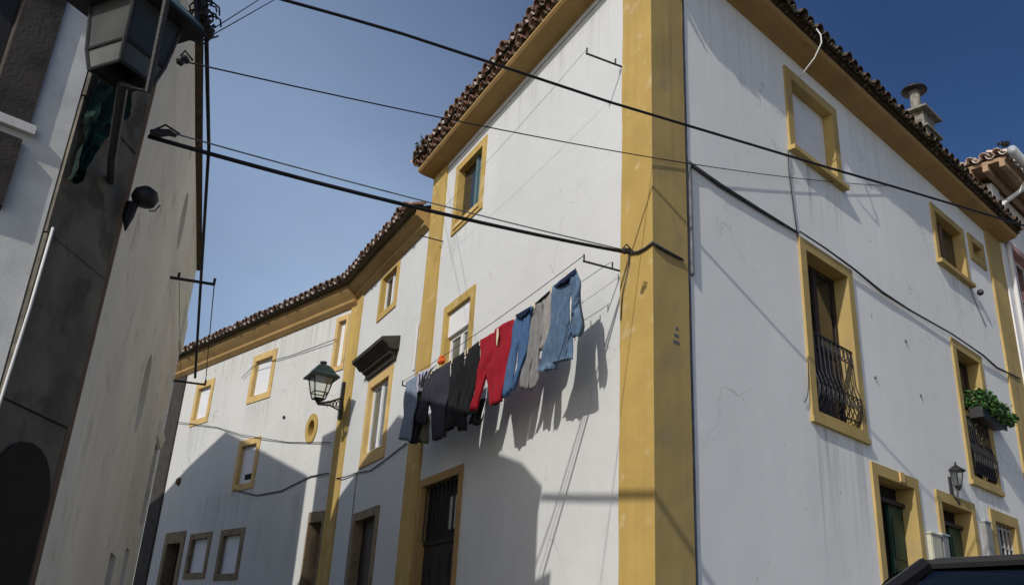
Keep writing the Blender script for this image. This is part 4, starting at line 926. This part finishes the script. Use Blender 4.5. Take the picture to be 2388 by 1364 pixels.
# meter boxes, and a pale cream panel built the same way
for (s0, s1, z0, z1, lb_, mm) in ((5.66, 5.98, 1.2, 1.83, 'pale cream panel between the two doors', 'cream_box'), (6.01, 6.22, 1.38, 1.86, 'grey letter box left of the numbered door', 'meter'), (7.62, 7.86, 1.45, 2.25, 'grey electricity box right of the numbered door', 'meter')):
    t = thing('meter_box', tuple(Rt((s0+s1)/2, z0, 0)), lb_, 'meter box')
    MB().box(Rt, s0, s1, z0, z1, 0, .06).build('case', mm, t)
    MB().box(Rt, s0+.02, s1-.02, z0+.03, z1-.03, .06, .068).build('lid', mm, t)
    MB().box(Rt, s0-.015, s1+.015, z1, z1+.02, 0, .08).build('cap', 'zinc' if mm == 'meter' else mm, t)

# ================================================================== flower box
fb = Rt(8.35, 3.98, .10)
t = thing('flower_box', tuple(fb), 'green leafy plants in a dark box hung on the balcony railing', 'plant')
MB().box(Rt, 7.75, 8.72, 3.80, 3.97, .02, .22).build('planter', 'iron', t)
for nm, mm, cnt, sd in (('foliage', 'leaf', 620, 1), ('foliage', 'leaf_dark', 420, 2)):
    rnd = random.Random(sd); b = MB()
    for i in range(cnt):
        u = rnd.random(); s_ = 7.72+1.12*u; hh = .26*(1-.35*u)
        th_ = rnd.uniform(0, 6.283); rr = math.sqrt(rnd.random())
        z_ = 3.96 + hh*.5 + hh*.8*rr*math.sin(th_)*.9 - .10*u; o_ = .15 + .24*rr*math.cos(th_)
        c_ = Rt(s_, z_, o_); sz = rnd.uniform(.025, .05)
        d1 = Vector((rnd.uniform(-1, 1), rnd.uniform(-1, 1), rnd.uniform(-.4, .9))).normalized(); d2 = d1.cross(Vector((rnd.random(), rnd.random(), rnd.random()))).normalized()
        b.add([c_-d1*sz, c_+d2*sz*.7, c_+d1*sz, c_-d2*sz*.7, c_+d1.cross(d2)*sz*.35], [(0, 1, 4), (1, 2, 4), (2, 3, 4), (3, 0, 4)])
    b.build(nm, mm, t, kind='stuff')

rnd = random.Random(77); b = MB()
for k in range(16):
    s_ = 7.8+rnd.random()*1.0; p0 = Rt(s_, 3.98+.1*rnd.random(), .2); pts = [p0]
    for j in range(4): pts.append(pts[-1] + Vector((Rt.n.x, Rt.n.y, 0))*rnd.uniform(.0, .05) + Vector((Rt.t.x, Rt.t.y, 0))*rnd.uniform(-.04, .05) + Vector((0, 0, rnd.uniform(-.08, .06))))
    b.tube(pts, .004, 4)
    for p_ in pts[1:]:
        d1 = Vector((rnd.uniform(-1, 1), rnd.uniform(-1, 1), rnd.uniform(-1, .5))).normalized()*.035; d2 = d1.cross(Vector((0, .3, 1))).normalized()*.018
        b.add([p_-d1, p_+d2, p_+d1, p_-d2], [(0, 1, 2, 3)])
b.build('trailing_stems', 'leaf_pale', t, kind='stuff')
# ================================================================== laundry
CO = (900, 600, 2.729)
def garment(name, label, cat, m, strips, o=.46, th=.05, folds=5, seed=0, lining=None, wob=.012):
    """strips: lists of (left, right) sighted outline points from top to bottom; each is lofted into a soft closed tube"""
    rnd = random.Random(seed); b = MB(); n = 22
    for st in strips:
        rows = []
        for (xl, yl, xr, yr) in st:
            pl = on(L, CO[0]+xl/CO[2], CO[1]+yl/CO[2], o); pr_ = on(L, CO[0]+xr/CO[2], CO[1]+yr/CO[2], o)
            rows.append((pl, pr_))
        # refine rows
        fine = []
        for k in range(len(rows)-1):
            for q_ in range(5):
                f = q_/5; fine.append(tuple(tuple(rows[k][e_][c_]*(1-f)+rows[k+1][e_][c_]*f for c_ in (0, 1)) for e_ in (0, 1)))
        fine.append(rows[-1]); K = len(fine); ph = rnd.uniform(0, 6); ph2 = rnd.uniform(0, 6)
        vs = []
        for k, (pl, pr_) in enumerate(fine):
            f = k/(K-1); wd = math.hypot(pl[0]-pr_[0], pl[1]-pr_[1])
            tk = min(th, wd*.28)*(min(1, .22+f*3.0) if st is strips[0] else 1)
            for i in range(n):
                a_ = 2*math.pi*i/n; x = .5-.5*math.cos(a_); y = math.sin(a_)
                fold = wob*(math.sin(x*folds*6.28+ph+f*1.3) + .6*math.sin(x*folds*2.3*6.28+ph2-f*2.0))*(.35+.65*f) + wob*.7*math.sin(f*11+ph+x*4)
                ss = pl[0]+(pr_[0]-pl[0])*x; zz = pl[1]+(pr_[1]-pl[1])*x + (.012*math.sin(x*9+ph) if f == 1 else 0)
                vs.append(L(ss, zz, o + tk*y*.5*(abs(math.sin(a_))**-.35 if abs(math.sin(a_)) > .05 else 0) + fold))
        fs = [(k*n+i, k*n+(i+1) % n, (k+1)*n+(i+1) % n, (k+1)*n+i) for k in range(K-1) for i in range(n)] + [tuple(range(n))[::-1], tuple(range((K-1)*n, K*n))]
        b.add(vs, fs)
    c_ = L(*on(L, CO[0]+strips[0][0][0]/CO[2], CO[1]+strips[0][0][1]/CO[2], o), o)
    ob = b.build(name, m, None, org=c_, smooth=True)
    return tag(ob, label, cat, 'clothes hung on the laundry line')
def part(parent, name, m, strips, o, **k):
    ob = garment(name, None, None, m, strips, o, **k)
    for key in ('group',):
        if key in ob: del ob[key]
    d = ob.location - parent.location; ob.parent = parent; ob.location = d; return ob
# denim shirt (rightmost)
g1 = garment('denim_shirt', 'washed blue denim shirt hung by its hem, rightmost on the line', 'shirt', 'denim2', [
    [(1068, 188, 1208, 68), (1062, 240, 1192, 170), (1055, 330, 1178, 270), (1043, 440, 1175, 390), (1033, 510, 1180, 470), (1008, 590, 1185, 560), (995, 645, 1190, 648), (976, 692, 1098, 672), (960, 728, 1084, 712)],
    [(1180, 100, 1215, 85), (1184, 160, 1224, 140), (1182, 220, 1229, 200), (1185, 330, 1238, 330), (1195, 430, 1242, 430), (1198, 506, 1238, 492)]], .47, th=.05, folds=3.2, seed=1, wob=.018)
part(g1, 'waistband', 'navy', [[(1070, 184, 1206, 70), (1080, 190, 1200, 110), (1100, 185, 1170, 140)]], .50, th=.03, seed=2, wob=.004)
g2 = garment('grey_sweatshirt', 'pale grey fleece top between the denim shirt and the grey trousers', 'shirt', 'greyc2', [
    [(1000, 262, 1056, 205), (995, 320, 1052, 280), (992, 400, 1045, 370), (990, 480, 1035, 470), (978, 550, 1015, 560), (975, 596, 998, 588)]], .40, th=.05, folds=1.5, seed=3)
part(g2, 'waistband', 'black', [[(942, 302, 1050, 202), (950, 306, 1030, 240), (975, 296, 1005, 262)]], .41, th=.03, seed=4, wob=.004)
g3 = garment('grey_trousers', 'dark grey trousers beside the light blue jeans', 'trousers', 'greyc', [
    [(925, 312, 965, 300), (915, 400, 960, 395), (905, 520, 950, 520), (890, 640, 940, 640), (868, 715, 925, 715), (862, 760, 915, 755), (858, 830, 905, 835)],
    [(958, 304, 1000, 290), (952, 400, 995, 390), (942, 520, 985, 520), (935, 640, 978, 625), (930, 715, 975, 700), (925, 780, 970, 770), (922, 842, 955, 822)]], .42, th=.05, folds=1.6, seed=5)
g4 = garment('blue_jeans', 'light blue jeans with a dark navy waist between red and grey trousers', 'jeans', 'denim', [
    [(823, 375, 882, 342), (815, 440, 874, 430), (806, 520, 858, 520), (795, 600, 838, 600), (778, 720, 815, 720), (745, 890, 790, 862)],
    [(872, 350, 930, 312), (862, 440, 918, 400), (855, 520, 905, 520), (848, 600, 890, 610), (832, 700, 865, 700), (815, 780, 835, 790), (795, 850, 810, 842)]], .46, th=.055, folds=1.5, seed=6, wob=.012)
part(g4, 'waistband', 'navy', [[(822, 370, 926, 308), (835, 382, 915, 335), (860, 388, 890, 370)]], .50, th=.03, seed=7, wob=.004)
g5 = garment('red_trousers', 'bright red trousers in the middle of the line', 'trousers', 'red', [
    [(606, 530, 712, 458), (604, 580, 708, 520), (602, 640, 698, 620), (598, 690, 660, 700), (585, 760, 634, 755), (565, 850, 615, 850), (538, 982, 578, 965)],
    [(700, 468, 806, 394), (698, 530, 808, 480), (682, 620, 795, 580), (652, 690, 785, 655), (648, 740, 770, 730), (655, 820, 752, 830), (666, 948, 735, 915)]], .47, th=.055, folds=1.8, seed=8, wob=.014)
part(g5, 'drawstring', 'peg', [[(705, 455, 716, 450), (704, 490, 718, 490), (702, 530, 712, 530), (704, 560, 708, 560)]], .515, th=.012, seed=9, wob=.002)
g6 = garment('black_trousers', 'black trousers directly left of the red trousers', 'trousers', 'black', [
    [(510, 592, 562, 562), (500, 700, 545, 690), (478, 850, 520, 850), (460, 960, 505, 960), (462, 1102, 512, 1092)],
    [(554, 568, 604, 535), (540, 690, 596, 640), (510, 850, 565, 840), (500, 950, 545, 930), (505, 1010, 540, 985)]], .44, th=.055, folds=1.8, seed=10)
g7 = garment('black_trousers', 'black trousers second to the left of the red trousers', 'trousers', 'black', [
    [(415, 655, 508, 594), (410, 760, 490, 740), (402, 860, 466, 860), (388, 960, 456, 960), (384, 1108, 452, 1060)]], .44, th=.055, folds=2.5, seed=11)
g8 = garment('charcoal_shirt', 'charcoal shirt with hanging sleeves left of the black trousers', 'shirt', 'charcoal', [
    [(285, 732, 418, 655), (262, 790, 412, 760), (245, 850, 402, 860), (268, 920, 395, 940), (285, 1000, 388, 1000), (310, 1168, 372, 1130)],
    [(270, 770, 310, 760), (240, 850, 290, 870), (215, 940, 272, 960), (205, 1040, 240, 1062)]], .45, th=.06, folds=2.6, seed=12, wob=.018)
g9 = garment('striped_shirt', 'pale lilac striped shirt near the left end of the line', 'shirt', 'lilac', [
    [(205, 738, 335, 678), (200, 770, 290, 720), (198, 830, 250, 790), (205, 860, 235, 850)]], .46, th=.05, folds=3, seed=13)
for k in range(3):
    part(g9, 'stripe', 'charcoal', [[(212+k*22, 742-k*9, 218+k*22, 739-k*9), (210+k*16, 790-k*14, 216+k*16, 788-k*14), (208+k*10, 840-k*8, 214+k*10, 838-k*8)]], .495, th=.02, seed=14+k, wob=.004)
g10 = garment('blue_jeans', 'faded blue grey jeans at the left end of the line', 'jeans', 'denim3', [
    [(125, 795, 202, 745), (118, 860, 196, 850), (112, 950, 190, 950), (104, 1040, 172, 1040), (90, 1155, 150, 1168)]], .47, th=.055, folds=2.4, seed=17, wob=.014)
g11 = garment('dark_patterned_trousers', 'dark patterned trousers behind the charcoal shirt', 'trousers', 'black', [
    [(190, 850, 245, 820), (180, 960, 240, 950), (165, 1060, 215, 1060), (150, 1180, 195, 1185)]], .40, th=.05, folds=2, seed=18)
g12 = garment('khaki_shorts', 'small khaki garment hanging lowest behind the charcoal shirt', 'shorts', 'khaki', [
    [(215, 1020, 275, 1000), (205, 1080, 275, 1080), (195, 1170, 262, 1182)]], .34, th=.05, folds=2, seed=19)
g13 = garment('black_shirt', 'small black shirt hanging behind the red trousers legs', 'shirt', 'black', [
    [(590, 905, 645, 895), (560, 980, 620, 980), (530, 1058, 598, 1068)]], .36, th=.04, folds=2, seed=20)
part(g13, 'white_trim', 'white_paint', [[(634, 898, 642, 896), (618, 970, 624, 970), (606, 1025, 611, 1025)]], .385, th=.015, seed=21, wob=.002)
g14 = garment('orange_cloth', 'small bright orange cloth on the line below the middle window', 'cloth', 'orange', [
    [(346, 628, 368, 624), (340, 655, 372, 660), (338, 682, 356, 676)]], .44, th=.04, folds=1, seed=22)
# pegs
pegx = [(1208, 70, 'right end of the denim shirt'), (1150, 112, 'middle of the denim shirt'), (1072, 186, 'left end of the denim shirt'), (1050, 203, 'right end of the grey sweatshirt'),
        (945, 300, 'left end of the grey sweatshirt'), (926, 306, 'waist of the light blue jeans, right side'), (825, 372, 'waist of the light blue jeans, left side'), (803, 398, 'right end of the red trousers'),
        (730, 440, 'right of the drawstring of the red trousers'), (700, 470, 'left of the drawstring of the red trousers'), (612, 530, 'left end of the red trousers'), (598, 540, 'right end of the black trousers by the red pair'),
        (520, 590, 'left end of the black trousers by the red pair'), (504, 602, 'right end of the second black trousers'), (420, 655, 'right end of the charcoal shirt'), (322, 690, 'right end of the striped shirt'),
        (290, 722, 'left end of the charcoal shirt'), (212, 738, 'left end of the striped shirt'), (130, 790, 'left end of the faded jeans')]
pm = None
for i, (x, y, lb_) in enumerate(pegx):
    c_ = L(*on(L, CO[0]+x/CO[2], CO[1]+y/CO[2], .46), .46)
    if pm is None:
        b = MB()
        b.hexa([c_+Vector((sx*.007, sy*.006, sz)) for sz in (-.045, .03) for sx, sy in ((-1, -1), (1, -1), (1, 1), (-1, 1))])
        pm = b.build('clothes_peg', 'peg', None, org=c_); o_ = pm
    else:
        o_ = pm.copy(); COL.objects.link(o_); o_.location = c_
    tag(o_, 'clothes peg at the ' + lb_, 'clothes peg', 'clothes pegs on the laundry line')

# ================================================================== parked car
CD = Vector((math.sin(R(104)), math.cos(R(104)), 0)); CN = Vector((CD.y, -CD.x, 0))       # length direction, towards the camera
c0 = at_dist(2180, 1305, 4.2); c0 = Vector((c0.x, c0.y, 0))
car = thing('parked_car', tuple(c0 + CD*1.6), 'glossy black car parked in front of the doors, cut off by the frame', 'car')
def C(x, y, z): return c0 + CD*x - CN*y + Vector((0, 0, z))       # x along from windscreen top, y away from the camera
RZ = 1.475
def loft(sec, name, m, closed=True):
    b = MB(); n = len(sec[0]); vs = [v for s_ in sec for v in s_]
    fs = [(i*n+k, i*n+(k+1) % n, (i+1)*n+(k+1) % n, (i+1)*n+k) for i in range(len(sec)-1) for k in range(n)]
    fs += [tuple(range(n))[::-1], tuple(range((len(sec)-1)*n, len(sec)*n))]
    b.add(vs, fs); return b.build(name, m, car, smooth=False)
Wd = 1.72
def sect(x, zt_, zb, ins): return [C(x, -.03+0*ins, zb), C(x, -.05, (zb+zt_)/2), C(x, ins, zt_), C(x, Wd-ins, zt_), C(x, Wd+.05, (zb+zt_)/2), C(x, Wd+.03, zb)]
loft([sect(-1.75, .62, .35, .12), sect(-1.6, .78, .25, .08), sect(-.9, .90, .2, .04), sect(-.45, .97, .2, .03), sect(.5, .98, .2, .03), sect(2.1, .97, .2, .03), sect(2.35, .85, .25, .06), sect(2.45, .55, .35, .12)], 'body', 'car')
# roof shell with rounded crown
b = MB(); xs = [(-.03, 1.395), (.08, 1.44), (.45, 1.468), (1.0, RZ), (1.6, 1.462), (2.0, 1.42), (2.12, 1.37)]; ys = [.20, .24, .34, .6, .86, 1.12, 1.38, 1.48, 1.52]; cz_ = [-.045, -.018, -.003, .012, .018, .012, -.003, -.018, -.045]
vs = [C(x, y, z+dz) for x, z in xs for y, dz in zip(ys, cz_)]; n = len(ys)
b.add(vs, [(i*n+k, i*n+k+1, (i+1)*n+k+1, (i+1)*n+k) for i in range(len(xs)-1) for k in range(n-1)])
vs = [C(x, y, z+dz-.035) for x, z in xs for y, dz in zip(ys, cz_)]
b.add(vs, [(i*n+k, i*n+k+1, (i+1)*n+k+1, (i+1)*n+k) for i in range(len(xs)-1) for k in range(n-1)])
b.build('roof', 'car', car, smooth=True)
MB().quad(C(.05, .26, 1.372), C(2.0, .26, 1.36), C(2.0, 1.46, 1.36), C(.05, 1.46, 1.372)).build('headliner', 'curtain_pale', car)
def pillar(x0, z0, x1, z1, w_=.035):
    for (ya, yb) in ((.0, .20), (Wd, 1.52)):
        MB().tube([C(x0, ya, z0), C((x0+x1)/2, (ya+yb)/2-(.02 if ya == 0 else -.02), (z0+z1)/2), C(x1, yb, z1)], w_, 6).build('pillar', 'car', car)
pillar(-.62, .95, .0, 1.39); pillar(.85, .97, .90, 1.43, .03); pillar(2.25, .93, 2.08, 1.36, .04)
MB().tube([C(0, .20, 1.39), C(.45, .19, 1.425), C(1.0, .19, 1.432), C(1.6, .19, 1.42), C(2.1, .20, 1.36)], .022, 6).build('roof_rail', 'rubber', car)
MB().quad(C(-.62, .05, .96), C(-.62, Wd-.05, .96), C(0, 1.50, 1.385), C(0, .22, 1.385)).build('windscreen', 'car_glass', car)
MB().quad(C(2.26, .05, .95), C(2.26, Wd-.05, .95), C(2.09, 1.50, 1.36), C(2.09, .22, 1.36)).build('rear_window', 'car_glass', car)
for ya, yb in ((.015, .205), (Wd-.015, 1.515)):
    MB().quad(C(-.50, ya, .97), C(.82, ya, .98), C(.88, yb, 1.42), C(.02, yb, 1.385)).build('side_window', 'car_glass', car)
    MB().quad(C(.88, ya, .98), C(2.2, ya, .95), C(2.06, yb, 1.36), C(.92, yb, 1.42)).build('side_window', 'car_glass', car)
for x in (.55, 1.45):
    for y in (.45, 1.2):
        b = MB(); b.hexa([C(x+dx, y+dy, z_) for z_, k_ in ((.75, 0), (1.18, 1)) for dx, dy in ((-.05, -.24), (.09, -.24), (.09, .24), (-.05, .24))]); b.hexa([C(x+dx, y+dy, z_) for z_ in (1.2, 1.34) for dx, dy in ((.0, -.12), (.09, -.12), (.09, .12), (.0, .12))]); b.build('seat', 'rubber', car)
for x in (-1.05, 1.75):
    for y in (.05, Wd-.05):
        b = MB(); b.tube([C(x, y-.09, .31), C(x, y+.09, .31)], .31, 20); wh = b.build('wheel', 'rubber', car)
        MB().tube([C(x, y-.10, .31), C(x, y+.10, .31)], .19, 16).build('rim', 'zinc', wh)
for y in (.2, Wd-.2): MB().hexa([C(-1.74+dx, y+dy, .62+dz) for dz in (0, .12) for dx, dy in ((-.02, -.14), (.12, -.14), (.12, .14), (-.02, .14))]).build('headlight', 'glass_lantern', car)
MB().tube([C(-.35, -.06, .98), C(-.37, -.20, 1.02)], [.03, .07], 8).build('wing_mirror', 'car', car)
